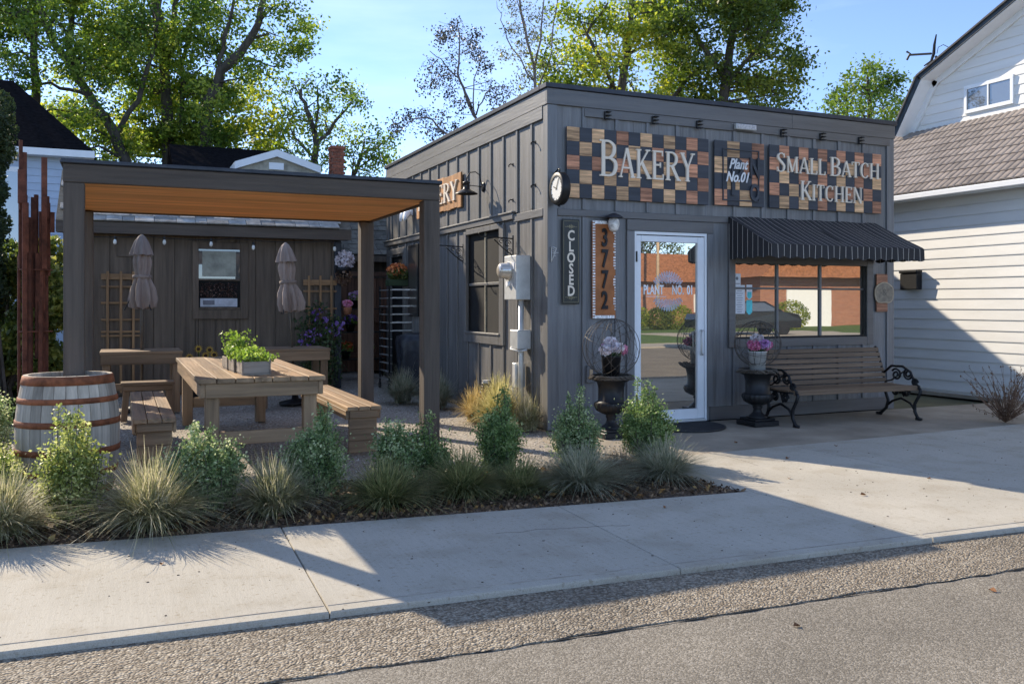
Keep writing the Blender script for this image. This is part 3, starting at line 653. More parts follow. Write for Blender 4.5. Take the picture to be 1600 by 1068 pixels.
# ------------------------------------------------------------------ awning
aw = thing('awning', 'black awning with thin white stripes and scalloped valance over the front window', 'awning', (2.39, 0, 1.9))
def awstripe(name, dirs):
    m, n, l, b = newmat(name); tcx = n.new('ShaderNodeTexCoord'); sp = n.new('ShaderNodeSeparateXYZ'); l(tcx.outputs['Object'], sp.inputs[0])
    md = n.new('ShaderNodeMath'); md.operation = 'PINGPONG'; md.inputs[1].default_value = .0455; l(sp.outputs[dirs], md.inputs[0])
    gt = n.new('ShaderNodeMath'); gt.operation = 'LESS_THAN'; gt.inputs[1].default_value = .0038; l(md.outputs[0], gt.inputs[0])
    mx = n.new('ShaderNodeMix'); mx.data_type = 'RGBA'; mx.inputs['A'].default_value = (.022,.021,.024,1); mx.inputs['B'].default_value = (.42,.38,.34,1); l(gt.outputs[0], mx.inputs['Factor']); l(mx.outputs['Result'], b.inputs['Base Color']); b.inputs['Roughness'].default_value = .8
    nn = n.new('ShaderNodeTexNoise'); nn.inputs['Scale'].default_value = 400; bm = n.new('ShaderNodeBump'); bm.inputs['Strength'].default_value = .3; bm.inputs['Distance'].default_value = .003; l(nn.outputs[0], bm.inputs['Height']); l(bm.outputs[0], b.inputs['Normal']); return m
MA, MAy = awstripe('awning_cloth', 0), awstripe('awning_cloth_end', 1)
LW, DP = 2.35, .77
def cloth(fn, nu, nv, m, name, par, th=.004):
    vs = []; 
    for i in range(nu+1):
        for j in range(nv+1): vs.append(fn(i/nu, j/nv))
    fs = [(i*(nv+1)+j, (i+1)*(nv+1)+j, (i+1)*(nv+1)+j+1, i*(nv+1)+j+1) for i in range(nu) for j in range(nv)]
    b = MB(); b.add(vs, fs); ob = b.build(name, m, par, smooth=True)
    return ob
def topf(u, v): s = .026*math.sin(PI*v)*(1-.8*abs(math.cos(PI*u*3)))+.004*math.sin(u*31+v*5); return (LW*u, -.012-(DP-.012)*v, .52-.375*v-s)
cloth(topf, 48, 10, MA, 'canopy', aw)
def valf(u, v):
    x = LW*u; sc = abs(math.sin(PI*x/.182)); return (x, -DP-.004-.008*math.sin(x*17)*v, .145-v*(.135+.022*sc))
cloth(valf, 156, 2, MA, 'valance', aw)
for x in (0, LW):
    def endf(u, v, x=x):
        y = -.01-(DP-.01)*u; ztop = .52-.375*u-.004; zb = .0+.02-.02*abs(math.sin(PI*y/.182)); return (x, y, zb+(ztop-zb)*v)
    cloth(endf, 40, 3, MAy, 'end_panel', aw)
q = MB(); q.tube([(0,-.02,.50),(LW,-.02,.50)], .012); q.tube([(0.01,-DP+.01,.13),(LW-.01,-DP+.01,.13)], .012)
for x in (.012, LW/2, LW-.012): q.tube([(x,-.02,.49),(x,-DP+.012,.125)], .01); q.tube([(x,-.02,.10),(x,-DP+.012,.12)], .01)
q.build('frame', M_iron, aw, smooth=True)

# ------------------------------------------------------------------ small things on the front
t = thing('closed_sign', 'tall narrow dark sign reading CLOSED beside the building corner', 'sign', front(.148, 1.37, .023)); o1 = t.location.copy(); mp1 = lambda x, y, z: tuple(Vector(front(x, y, z))-o1)
q = MB(); q.box(.148, .362, 1.37, 2.30, .0285, .042, .004); q.map(lambda p: mp1(*p)); q.build('board', mat('sign_black', (.018,.02,.016), .35, bump=.05), t)
Mgold = mat('gold_line', (.34,.29,.16), .5, bump=0)
q = MB()
for bx in ((.163,.166,1.39,2.28),(.344,.347,1.39,2.28),(.167,.343,1.39,1.393),(.167,.343,2.277,2.28)): q.box(bx[0],bx[1],bx[2],bx[3],.0421,.0428)
for zc, sg in ((2.215, 1), (1.445, -1)):
    q.box(.18,.33,zc-.002,zc+.002,.0421,.043)
    for k in range(5):
        a = .215+k*.02; q.add([mp1 and (a-.008, zc+.004*sg, .043), (a+.008, zc+.004*sg, .043), (a, zc+sg*(.035-.012*abs(k-2)), .043)], [(0,1,2)])
        q.add([(a-.006, zc-.004*sg, .043), (a+.006, zc-.004*sg, .043), (a, zc-sg*(.028-.012*abs(k-2)), .043)], [(0,1,2)])
q.map(lambda p: mp1(*p)); q.build('gold_border', Mgold, t)
for i, ch in enumerate('CLOSED'):
    g_ = text_mesh(ch, .155, .001, .80, 0, .004); g_.map(lambda p: mp1(.255+p.x, 2.115-i*.121+p.y, .0435+p.z)); g_.build('letter', M_cream, t)
t = thing('house_number_sign', 'rust orange plaque with a mosaic border and dark numerals 3772', 'sign', front(.522, 1.21, .0)); o2 = t.location.copy(); mp2 = lambda x, y, z: tuple(Vector(front(x, y, z))-o2)
q = MB(); q.box(.522, .817, 1.212, 2.293, .0195, .04, .003); q.map(lambda p: mp2(*p)); q.build('board', mat('rust_orange', (.36,.13,.04), .6, nscale=8, var=.2), t)
M_mos = mat('mosaic', (.85,.83,.80), .3, bump=.1, rnd=.25)
tile = None
def mos(u, z):
    global tile
    if tile is None:
        q = MB(); q.box(-.0078, .0078, -.0092, .0092, 0, .005, .001); q.map(lambda p: front(*p)); ob = q.build('mosaic_tile', M_mos, t); tile = ob.data
    else: ob = link('mosaic_tile', tile, t)
    ob.location = mp2(u, z, .0402); ob.rotation_euler = (0, rng.uniform(-.15,.15), 0)
k = 0
for i in range(36):
    for j in (0, 1): mos(.532+j*.0165, 1.222+i*1.064/35)
    if not (15 < i < 18 or i < 3 or i > 33): mos(.795+.015*rng.choice((0,1)), 1.222+i*1.064/35); mos(.808, 1.222+i*1.064/35)
for i in range(17):
    for j in (0, 1): mos(.561+i*.0145, 1.221+j*.015); mos(.561+i*.0145, 2.285-j*.015)
for i, ch in enumerate('3772'):
    g_ = text_mesh(ch, .275, .006, .62, 0, .007); g_.map(lambda p: mp2(.672+p.x, 2.10-i*.232+p.y, .052+p.z)); g_.build('numeral', M_iron, t)
# wall lamp over the number
t = thing('wall_lamp', 'small outdoor wall lamp with dark hood and clear jar above the house number', 'lamp', front(.74, 2.27, .02))
q = MB(); q.box(-.04,.04,-.03,0,.0,.09,.01); q.build('mount', M_cap, t)
q = MB(); q.lathe([(.105,-.0),(.10,.014),(.06,.04),(.02,.055),(.002,.06)], 24, (0,-.11,.05)); q.build('hood', M_cap, t, smooth=True)
gl = mat('frosted_jar', (.55,.52,.48), .15, bump=.2, nscale=20, var=.4)
q = MB(); q.lathe([(.045,.0),(.06,-.02),(.065,-.07),(.05,-.13),(.02,-.15)], 20, (0,-.11,.05)); q.build('jar', gl, t, smooth=True)
# clock projecting from the corner
t = thing('station_clock', 'double sided round station clock on a bracket at the building corner', 'clock', (.03, -.21, 2.6)); t.scale = (.9, .9, .9)
ring = lambda r0, r1, y0, y1: [(r0,y0),(r1,y0),(r1+.004,(y0+y1)/2),(r1,y1),(r0,y1)]
rot = Matrix.Rotation(R(-90), 3, 'Z')
def cmap(p): return rot @ Vector((p.x, -p.z, p.y))
q = MB(); q.lathe([(.14,-.05),(.185,-.05),(.195,-.035),(.195,.035),(.185,.05),(.14,.05)], 40, cap=False); q.map(cmap); q.build('case', M_iron, t, smooth=True)
M_face = mat('clock_face', (.78,.75,.68), .4, bump=0, var=.05)
for sg in (-1, 1):
    q = MB(); q.lathe([(.165, sg*.04-.003),(.165, sg*.04+.003)], 40); q.map(cmap); fc = q.build('face', M_face, t)
    q = MB()
    for i in range(12):
        a = i*PI/6; c_, s_ = math.cos(a), math.sin(a)
        vs = [(c_*r-s_*w_, s_*r+c_*w_, sg*.045) for r, w_ in ((.12,-.006),(.15,-.006),(.15,.006),(.12,.006))]; q.add(vs, [(0,1,2,3)] )
    q.map(cmap); q.build('hour_marks', M_iron, fc)
    for a, ln in ((1.2, .08), (-.5, .12)):
        q = MB(); q.box(-.005,.005,-.02,ln,-.001,.001); q.map(lambda p: Vector((p.x*math.cos(a)-p.y*math.sin(a), p.x*math.sin(a)+p.y*math.cos(a), sg*.048+p.z))); q.map(cmap); q.build('hand', M_iron, fc)
q = MB(); q.tube([(0,0,.19),(.0,.0,.23),(.03,.1,.25),(.03,.205,.2)], .01, 6); q.tube([(0,0,-.19),(.0,0,-.21),(.03,.205,-.15)], .007, 6); q.build('bracket', M_iron, t, smooth=True)
# sign-light brackets, junction box
e0 = None
for i, (u, wd) in enumerate(((.71,'left end of the bakery sign'),(1.334,'middle of the bakery sign'),(1.944,'right end of the bakery sign'),(3.19,'left part of the kitchen sign'),(3.812,'middle of the kitchen sign'),(4.452,'right part of the kitchen sign'))):
    lab = 'small black iron clip on the belt board above the '+wd
    if e0 is None:
        e0 = thing('wall_clip', lab, 'bracket', front(u, 3.47, .028), 0, 'black clips on the upper belt board')
        q = MB(); q.box(-.035,-.02,-.02,0,-.045,.045,.002); q.build('clip_plate', M_iron, e0)
        q = MB(); 
        for z in (-.04,.0,.04): q.box(-.019,.035,-.05,-.002,z-.006,z+.006,.001)
        q.build('clip_arm', M_iron, e0)
    else: dup(e0, front(u, 3.47, .028), 0, lab)
t = thing('junction_box', 'small grey metal light box on the belt board between the signs', 'light box', front(2.605, 3.49, .03))
q = MB(); q.box(-.15,.15,-.05,0,-.035,.035,.006); q.build('housing', M_steel, t); q = MB(); q.box(-.14,.14,-.0505,-.054,-.025,.028,.001); q.build('lens', mat('lens', (.42,.4,.4), .3, nscale=40, var=.3), t)
# oval plaque on wood
t = thing('oval_plaque', 'pale oval wooden plaque mounted on reddish planks right of the window', 'plaque', front(4.83, 1.27, .0)); o3 = t.location.copy(); mp3 = lambda x, y, z: tuple(Vector(front(x, y, z))-o3)
for z0, z1, mm in ((1.27,1.43,M_chk[1]),(1.43,1.60,M_chk[1]),(1.60,1.765,M_chk[1])):
    q = MB(); q.box(4.735,4.925,z0+.002,z1-.002,.02,.038,.003); q.map(lambda p: mp3(*p)); q.build('plank', mm, t)
def oct_(s): 
    P = []
    for i in range(40):
        a = 2*PI*i/40; c_, s_ = math.cos(a), math.sin(a); r = 1/((abs(c_)**2.6+abs(s_)**2.6)**(1/2.6)); P.append((4.852+c_*r*.165*s, 1.515+s_*r*.135*s+.008*math.cos(4*a)))
    return P
q = MB(); q.prism(oct_(1), .0385, .055, mp3); q.build('rim', mat('pale_rim', (.42,.34,.24), .6), t)
q = MB(); q.prism(oct_(.9), .0552, .058, mp3); q.build('face', mat('plaque_face', (.25,.21,.16), .7, nscale=20, var=.25), t)
g_ = text_mesh('&', .13, .002, 1); g_.map(lambda p: mp3(4.852+p.x, 1.52+p.y, .059+p.z)); g_.build('motif', mat('motif', (.16,.14,.11), .7), t)
# small bracket on the corner post and electric outlet
t = thing('corner_bracket', 'tiny silver scroll bracket on the front corner board', 'bracket', front(.02, 1.93, .022)); q = MB(); q.box(0,.09,-.004,0,-.002,.002); q.tube([(0,-.01,.06),(0,-.06,.055),(.02,-.09,.04)], .006); q.tube([(0,-.01,-.1),(0,-.05,-.06),(.02,-.09,.04)], .005); q.tube([(0,-.01,.06),(0,-.01,-.1)], .006)
for k in range(4): q.tube([(0.0,-.02-.015*k,.05-.03*k),(.03,-.05,.02-.02*k)], .004)
q.build('scroll', M_steel, t)
t = thing('outlet_box', 'small outdoor outlet cover low on the front wall behind the left urn', 'outlet', front(.50, .50, .0)); q = MB(); q.box(-.05,.05,-.05,0,0,.19,.005); q.build('cover', M_sideb, t); q = MB(); q.box(-.02,.02,-.054,-.0505,.04,.15,.002); q.build('plate', mat('tan_plate', (.35,.25,.15), .5), t)

# ------------------------------------------------------------------ side wall things
t = thing('gooseneck_lamp', 'black gooseneck barn lamp on the sunlit side wall', 'lamp', (0, 1.88, 2.87)); t.scale = (.56, .56, .6)
q = MB(); q.lathe([(.11,0),(.105,.02),(.06,.035),(.03,.04)], 24); q.map(lambda p: (-p.z, p.x, p.y)); q.build('wall_plate', M_iron, t, smooth=True)
arc = [(-.03,0,.0),(-.06,0,.10),(-.10,0,.25),(-.2,0,.31),(-.33,0,.29),(-.40,0,.20),(-.42,0,.12)]
q = MB(); q.tube(arc, .012, 8); q.tube([(-.03,0,0),(-.40,0,.02)], .009, 6); q.build('arm', M_iron, t, smooth=True)
q = MB(); q.lathe([(.26,-.17),(.25,-.155),(.15,-.10),(.075,-.06),(.06,.05),(.085,.055),(.085,.075),(.05,.10),(.02,.12)], 28, (-.42,0,0), cap=False); q.build('lamp_shade', mat('dark_bronze', (.035,.03,.027), .4, .4), t, smooth=True)
q = MB(); q.lathe([(.03,-.05),(.045,-.09),(.03,-.13),(.004,-.145)], 14, (-.42,0,0)); q.build('bulb', mat('bulb_glass', (.7,.65,.55), .1), t, smooth=True)
t = thing('electric_meter', 'grey electric meter box with glass dial on the side wall near the corner', 'meter box', (0, .58, 1.42))
q = MB(); q.box(-.20,-.022,-.17,.17,0,.50,.006); q.build('box', M_steel, t)
q = MB(); q.lathe([(.105,0),(.105,.03),(.09,.04),(.085,.11),(.06,.13),(.01,.135)], 28); q.map(lambda p: (-.2-p.z, p.x*1+.03, p.y+.33)); q.build('glass_dial', glassmat('dial', .25, (.45,.40,.33), (1,1,1), .05), t, smooth=True)
q = MB(); q.box(-.206,-.2005,-.12,-.05,.34,.42); q.build('sticker', M_pap, t)
q = MB(); q.lathe([(.03,0),(.03,.03)], 12); q.map(lambda p: (-.2-p.z, p.x+.03, p.y+.18)); q.build('seal', M_pap, t)
t = thing('meter_conduit', 'vertical grey conduit with junction boxes and coiled cable below the meter', 'conduit', (0, .50, 0)); 
q = MB(); q.tube([(-.10,0,1.415),(-.10,0,.05)], .032, 10); q.build('pipe', M_steel, t, smooth=True)
q = MB(); q.box(-.19,-.023,-.11,.12,.86,1.08,.01); q.build('junction_box', M_steel, t)
q = MB(); q.box(-.15,-.023,.05,.14,.42,.70,.008); q.build('small_box', M_steel, t)
q = MB(); q.tube([(-.10,.12,.98),(-.2,.06,.86),(-.16,-.1,.84),(-.10,-.16,.86)], .015, 6)
pts = [(-.20-.02*math.cos(a*3), .02+.10*math.cos(a), .26+.16*math.sin(a)) for a in [i*.35 for i in range(60)]]; q.tube(pts, .006, 5); q.build('cable', M_steel, t, smooth=True)
q = MB(); q.tube([(-.07,.11,.42),(-.07,.11,.1)], .012, 6); q.build('thin_pipe', M_steel, t)
def scroll_bracket(lab, loc):
    t = thing('scroll_bracket', lab, 'bracket', loc, 0, 'iron hanging basket brackets'); q = MB()
    q.tube([(0,0,.0),(0,0,.26)], .009); q.tube([(0,0,.22),(-.40,.02,.24)], .008); q.tube([(-.40,.02,.24),(-.43,.02,.27),(-.41,.02,.29)], .006); q.tube([(0,0,.02),(-.12,.0,.10),(-.24,.01,.21)], .007); q.build('arm', M_iron, t)
    q = MB()
    for cx_, cz, r in ((-.07,.16,.045),(-.15,.185,.032),(-.05,.07,.035)): q.tube([(cx_+r*(1-i*.05)*math.cos(i*.6), .0, cz+r*(1-i*.05)*math.sin(i*.6)) for i in range(14)], .005, 5)
    q.build('scroll', M_iron, t); return t
scroll_bracket('iron scroll bracket sticking out between the side window and the meter', (-.022, .90, 1.92)); scroll_bracket('iron scroll bracket on the side wall left of the side window', (-.022, 2.56, 1.92))
h0 = None
for (y, z, wd) in ((.33,3.18,'upper right'),(.95,3.02,'upper left'),(.33,2.70,'lower right'),(.95,2.60,'lower left')):
    lab = 'small black wall hook high on the side wall, %s of four' % wd
    if h0 is None:
        h0 = thing('wall_hook', lab, 'hook', (-.0, y, z), 0, 'small hooks on the side wall'); q = MB(); q.tube([(0,0,0),(-.05,0,.01),(-.09,-.01,-.02),(-.085,-.01,-.05)], .011, 6); q.build('hook', M_iron, h0); h0.scale = (.65,)*3
        q = MB(); q.box(-.008,0,-.02,.02,-.03,.03,.002); q.build('plate', M_iron, h0)
    else: dup(h0, (-.0, y, z), 0, lab)
t = thing('security_light', 'white twin head security light above the far doorway', 'light', (-.02, 4.86, 2.82)); q = MB(); q.box(-.05,0,-.06,.06,-.05,.05,.01); q.build('base', M_white, t)
for dy in (-.1,.1):
    q = MB(); q.lathe([(.03,0),(.06,.05),(.075,.12),(.07,.13)], 16); q.map(lambda p: (-.06-p.z*.8, dy+p.x, -.02+p.y-p.z*.4)); q.build('lamp_head', M_white, t, smooth=True)
t = thing('downspout_elbow', 'black ribbed drain elbow at the foot of the side wall', 'drain pipe', (-.02, 1.62, 0))
q = MB()
for i in range(9):
    a = i/8; q.tube([(-.05-.18*a*a, 0, .38-.32*a), (-.055-.18*(a+.1)**2, 0, .38-.32*(a+.09))], [.055,.062], 12)
q.build('ribbed_pipe', M_iron, t, smooth=True)
q = MB(); q.tube([(-.05,0,.36),(-.05,0,.42)], .045, 12); q.build('collar', M_steel, t)

# ------------------------------------------------------------------ urns with wire globes
M_twig = mat('twig', (.10,.085,.07), .9); 
def petals(c, r, n, size, m, parent, name='flowers', flat=.7):
    P = nrg.normal(size=(n, 3)); P /= np.linalg.norm(P, axis=1)[:, None]; P *= r*nrg.uniform(.75, 1, n)[:, None]; P[:, 2] *= flat; P += np.array(c)
    V, Fq = leaves(P, size, .1, .9); return npmesh(name, V, Fq, m, parent)
MP = [leafmat('pink_petal', (.50,.10,.25), (.70,.28,.42), (.85,.6,.68), .2), leafmat('white_petal', (.55,.48,.50), (.75,.70,.72), (.88,.85,.87), .2), leafmat('purple_petal', (.16,.07,.32), (.25,.13,.45), (.4,.25,.6), .2), leafmat('orange_petal', (.55,.12,.04), (.7,.25,.08), (.75,.35,.2), .2), leafmat('mauve_petal', (.45,.22,.50), (.6,.4,.62), (.8,.7,.8), .2)]
def urn(loc, lab, pk, globe_r, seed):
    t = thing('urn_planter', lab, 'planter', loc)
    q = MB(); q.box(-.17,.17,-.17,.17,0,.055,.006); q.box(-.14,.14,-.14,.14,.056,.08,.005); q.build('plinth', M_iron, t)
    q = MB(); q.lathe([(.115,.08),(.10,.10),(.055,.14),(.045,.18),(.06,.205),(.05,.22),(.09,.235)], 28); q.build('foot', M_iron, t, smooth=True)
    b = MB(); n = 40; prof = [(.09,.235),(.15,.27),(.172,.32),(.165,.35)]; vs = []
    for r, z in prof:
        for j in range(80):
            a = 2*PI*j/80; rr = r*(1+.05*abs(math.sin(a*10))); vs.append((rr*math.cos(a), rr*math.sin(a), z))
    b.add(vs, [(i*80+j, i*80+(j+1)%80, (i+1)*80+(j+1)%80, (i+1)*80+j) for i in range(3) for j in range(80)]); b.build('gadroon', M_iron, t, smooth=True)
    q = MB(); q.lathe([(.165,.35),(.135,.37),(.135,.50),(.15,.56),(.20,.585),(.205,.60),(.13,.60),(.11,.55)], 32, cap=False); q.build('bowl', M_iron, t, smooth=True)
    r_ = random.Random(seed); q = MB()
    for k in range(34):
        ph = r_.uniform(0, 6.28); am = r_.uniform(.01,.03); pts = [((.215+am*math.cos(5*a+ph))*math.cos(a), (.215+am*math.cos(5*a+ph))*math.sin(a), .612+.022*math.sin(7*a+ph)) for a in [r_.uniform(0,6)+i*.22 for i in range(14)]]
        a0 = r_.uniform(0, 6.28); pts = [((.215+am*math.cos(5*a+ph))*math.cos(a), (.215+am*math.cos(5*a+ph))*math.sin(a), .615+.022*math.sin(7*a+ph)) for a in [a0+i*.2 for i in range(14)]]
        q.tube(pts, .005, 4)
    q.build('twig_wreath', M_twig, t)
    q = MB(); q.lathe([(.085,.60),(.10,.82),(.107,.825),(.107,.835),(.09,.835)], 24); q.build('bucket', M_iron if pk else M_steel, t, smooth=True)
    q = MB()
    for k in range(9):
        a = PI*k/9; ax = Vector((math.cos(a), math.sin(a), 0)); pts = [Vector((0,0,.92))+ax*globe_r*math.cos(b_)+Vector((0,0,1))*globe_r*math.sin(b_) for b_ in [i*2*PI/40 for i in range(40)]]; q.tube(pts, .0024, 4, closed=True)
    for k in range(8):
        v1 = Vector([r_.gauss(0,1) for _ in range(3)]).normalized(); v2 = v1.orthogonal().normalized(); v3 = v1.cross(v2); q.tube([Vector((0,0,.92))+(v2*math.cos(b_)+v3*math.sin(b_))*globe_r*.99 for b_ in [i*2*PI/40 for i in range(40)]], .0024, 4, closed=True)
    q.build('wire_globe', mat('wire', (.08,.07,.06), .6, .4), t)
    P0 = t; sp = [(-.09,-.06,.9),(.02,-.09,.92),(.1,-.03,.9),(0,.06,.92),(-.02,-.02,.98)]
    for i, c in enumerate(sp): petals(c, .065, 150, .05, MP[(1,1,0,4,1)[i] if pk else (0,4,0,0,1)[i]], t, 'blossom')
    petals((0,0,.88), .1, 90, .06, leafmat('herb', (.03,.06,.02), (.05,.1,.03), (.09,.15,.05), .3), t, 'foliage')
urn((.41,-.64,0), 'black cast urn left of the door with white and pink flowers inside a wire globe', 1, .30, 1)
urn((2.38,-.55,0), 'black cast urn by the bench with a bucket of pink flowers inside a wire globe', 0, .26, 2)
# door mat
t = thing('door_mat', 'dark half round door mat before the glass door', 'mat', (1.52,-.5,0))
P = [(-.47,.36),(-.47,.2)]+[(-.47*math.cos(a), .2-.50*math.sin(a)) for a in [PI*i/20 for i in range(1,20)]]+[(.47,.2),(.47,.36)]
q = MB(); q.prism(P, .0, .012); q.build('pile', mat('mat_pile', (.03,.03,.033), .95, bump=.8, bscale=150), t)
q = MB(); q.tube([(x, y, .008) for x, y in P], .009, 5, closed=True); q.build('edging', M_iron, t)

# ------------------------------------------------------------------ park bench
t = thing('park_bench', 'wooden slat bench with ornate black iron ends under the shop window', 'bench', (3.53,-.62,0), R(-3))
LB = .90
for i in range(6):
    z = .47+i*.066; y = .20+i*.022; q = MB(); q.box(-LB, LB, -.010, .010, -.026, .026, .004); ob = q.build('back_slat', M_slat, t, loc=(0, y, z)); ob.rotation_euler = (R(-14), 0, 0)
q = MB(); q.box(-LB, LB, -.012, .012, -.03, .03, .006); q.build('back_slat', M_slat, t, loc=(0, .335, .862), rot=(R(-14),0,0))
for i in range(6):
    y = -.26+i*.078; q = MB(); q.box(-LB, LB, -.034, .034, -.011, .011, .004); q.build('seat_slat', M_slat, t, loc=(0, y, .425-.01*math.sin(i*.6)), rot=(R(0),0,0))
q = MB(); q.box(-LB, LB, -.012, .012, -.03, .03, .004); q.build('seat_slat', M_slat, t, loc=(0,-.31,.405))
def spiral(cy, cz, r, a0, a1, n=22, sh=.75, sg=1): return [(0, cy+r*(1-sh*i/(n-1))*math.cos(a0+(a1-a0)*i/(n-1)), cz+r*(1-sh*i/(n-1))*math.sin(a0+(a1-a0)*i/(n-1))) for i in range(n)]
for sx in (-1, 1):
    x = sx*(LB-.015); q = MB()
    def tb(pts, r=.013): q.tube([(x+(p[0]), p[1], p[2]) for p in pts], r, 6)
    tb([(0,-.34,.40),(0,-.36,.37),(0,-.33,.30),(0,-.27,.2),(0,-.27,.1),(0,-.31,.03),(0,-.34,.012)], .021); tb([(0,-.37,.012),(0,-.29,.012)], .02)
    tb([(0,.20,.42),(0,.19,.3),(0,.15,.2),(0,.18,.1),(0,.26,.03),(0,.30,.012)], .021); tb([(0,.26,.012),(0,.34,.012)], .02)
    tb([(0,-.34,.405),(0,-.1,.395),(0,.18,.41)], .015)
    tb([(0,.18,.41),(0,.22,.5),(0,.28,.7),(0,.35,.88),(0,.37,.90)], .016)
    tb([(0,-.27,.12),(0,-.2,.2),(0,-.06,.25),(0,.08,.2),(0,.16,.14)], .016)
    ob = q.build('end_frame', M_iron, t, smooth=True); q = MB()
    tb(spiral(-.14,.33,.06,PI,-2.5*PI)); tb(spiral(.04,.33,.06,0,3.5*PI)); tb([(0,.24,.55),(0,.1,.66),(0,-.08,.665),(0,-.2,.60),(0,-.24,.53),(0,-.27,.46),(0,-.34,.42)], .016)
    tb(spiral(-.17,.565,.075,PI*.4,-3*PI,26)); tb(spiral(.02,.55,.08,PI*.2,3.2*PI,26)); tb([(0,-.1,.60),(0,.1,.47),(0,.2,.45)], .01); tb(spiral(-.27,.47,.05,PI,-2*PI,18)); tb([(0,-.1,.27),(0,-.05,.40)], .01)
    q.build('armrest', M_iron, t, smooth=True)
t.scale = (1, 1, .93)

# ------------------------------------------------------------------ pergola
pg = thing('pergola', 'dark stained timber pergola with orange cedar ceiling over the picnic table', 'pergola', (-3.16,-.06,0)); po = Vector((-3.16,-.06,0))
X0, X1, Y0, Y1, Z0, Z1 = -4.645, -1.67, -1.216, 1.16, 2.285, 2.425
def pbx(name, x0, x1, y0, y1, z0, z1, m, c=.005): q = MB(); q.box(x0, x1, y0, y1, z0, z1, c); q.map(lambda p: p-po); return q.build(name, m, pg)
for (x, y) in ((X0, Y0+.0), (X1-.145, Y0+.0), (X0, Y1-.145), (X1-.145, Y1-.145)): pbx('post', x+.002, x+.147, y+.002, y+.147, -.02, Z0-.001, M_post, .006)
pbx('beam', X0, X1, Y0, Y0+.045, Z0, Z1, M_beam); pbx('beam', X0, X1, Y1-.045, Y1, Z0, Z1, M_beam)
pbx('beam', X0, X0+.045, Y0+.046, Y1-.046, Z0-.0, Z1, M_beamy); pbx('beam', X1-.045, X1, Y0+.046, Y1-.046, Z0, Z1, M_beamy)
nb = 22; bw_ = (Y1-Y0-.1)/nb
for i in range(nb): pbx('ceiling_board', X0+.047, X1-.047, Y0+.05+i*bw_+.0015, Y0+.05+(i+1)*bw_-.0015, Z0+.012, Z0+.03, M_ceil, .003)
pbx('roof', X0-.02, X1+.02, Y0-.02, Y1+.02, Z1+.001, Z1+.034, M_cap, .006)
for y in (Y0+.4, Y0+1.2, Y0+2.0): pbx('rafter', X0+.047, X1-.047, y, y+.04, Z0+.034, Z1-.002, M_beam)

# ------------------------------------------------------------------ tables and benches of the patio
def planks_y(t, x0, x1, y0, y1, z, th, n, m, nm='tabletop_plank'):
    wq = (x1-x0)/n
    for i in range(n): q = MB(); q.box(x0+i*wq+.003, x0+(i+1)*wq-.003, y0+rng.uniform(0,.006), y1-rng.uniform(0,.006), z-th, z+rng.uniform(-.001,.001), .004); q.build(nm, m, t)
def bx(t, name, a, m, c=.005): q = MB(); q.box(*a, c); return q.build(name, m, t)
t = thing('picnic_table', 'large plank picnic table under the pergola carrying herb boxes', 'table', (-3.16,.55,0))
planks_y(t, -.52, .52, -1.60, 1.60, .76, .04, 7, M_taby)
bx(t, 'apron', (-.46,.46,-1.575,-1.535,.60,.719), M_tabx); bx(t, 'apron', (-.46,.46,1.535,1.575,.60,.719), M_tabx); bx(t, 'apron', (-.50,-.461,-1.575,1.575,.60,.719), M_taby); bx(t, 'apron', (.461,.50,-1.575,1.575,.60,.719), M_taby)
for x in (-.455, .345):
    for y in (-1.53, 1.42): bx(t, 'leg', (x,x+.11,y,y+.11,0,.718), M_tabz)
for y in (-1.50, 1.44): bx(t, 'stretcher', (-.344,.344,y,y+.05,.20,.31), M_tabx)
def pbench(lab, loc, hl, w2, zt, rz=0):
    t = thing('picnic_bench', lab, 'bench', loc, rz, 'plank benches beside the picnic table')
    planks_y(t, -w2, w2, -hl, hl, zt, .035, 3, M_taby, 'seat_plank')
    for y in (-hl+.02, hl-.06): bx(t, 'apron', (-w2+.03,w2-.03,y,y+.04,zt-.105,zt-.036), M_tabx)
    for x in (-w2, w2-.028): bx(t, 'side_rail', (x,x+.028,-hl+.05,hl-.05,zt-.12,zt-.036), M_taby)
    for y in (-hl+.06, hl-.10):
        for k in range(3): bx(t, 'leg_board', (-w2+.032,w2-.032,y,y+.038,.0+k*(zt-.107)/3+.002,(k+1)*(zt-.107)/3), M_tabx)
    return t
pbench('plank bench on the left of the picnic table, behind the barrel', (-4.0,.24,0), 1.23, .165, .45)
pbench('sunlit plank bench on the right of the picnic table', (-2.20,.51,0), 1.16, .163, .43)
def bartable(lab, loc, hx, hy, zt):
    t = thing('back_table', lab, 'table', loc, 0, 'tables along the shed'); n = 4; wq = 2*hy/n
    for i in range(n): bx(t, 'tabletop_plank', (-hx,hx,-hy+i*wq+.003,-hy+(i+1)*wq-.003,zt-.035,zt+rng.uniform(-.001,.001)), M_old)
    bx(t, 'apron', (-hx+.01,hx-.01,-hy+.005,-hy+.045,zt-.16,zt-.037), M_old); bx(t, 'apron', (-hx+.01,hx-.01,hy-.045,hy-.005,zt-.16,zt-.037), M_old)
    for x in (-hx+.03, hx-.12):
        for y in (-hy+.048, hy-.14): bx(t, 'leg', (x,x+.09,y,y+.09,0,zt-.04), M_oldz)
    bx(t, 'stretcher', (-hx+.13,hx-.13,-hy+.06,-hy+.1,.3,.38), M_old)
bartable('wooden table in front of the shed with the upright left umbrella', (-4.01,3.72,0), .48, .42, .78); bartable('wooden table in front of the shed with the leaning umbrella', (-2.14,3.60,0), .47, .38, .78)
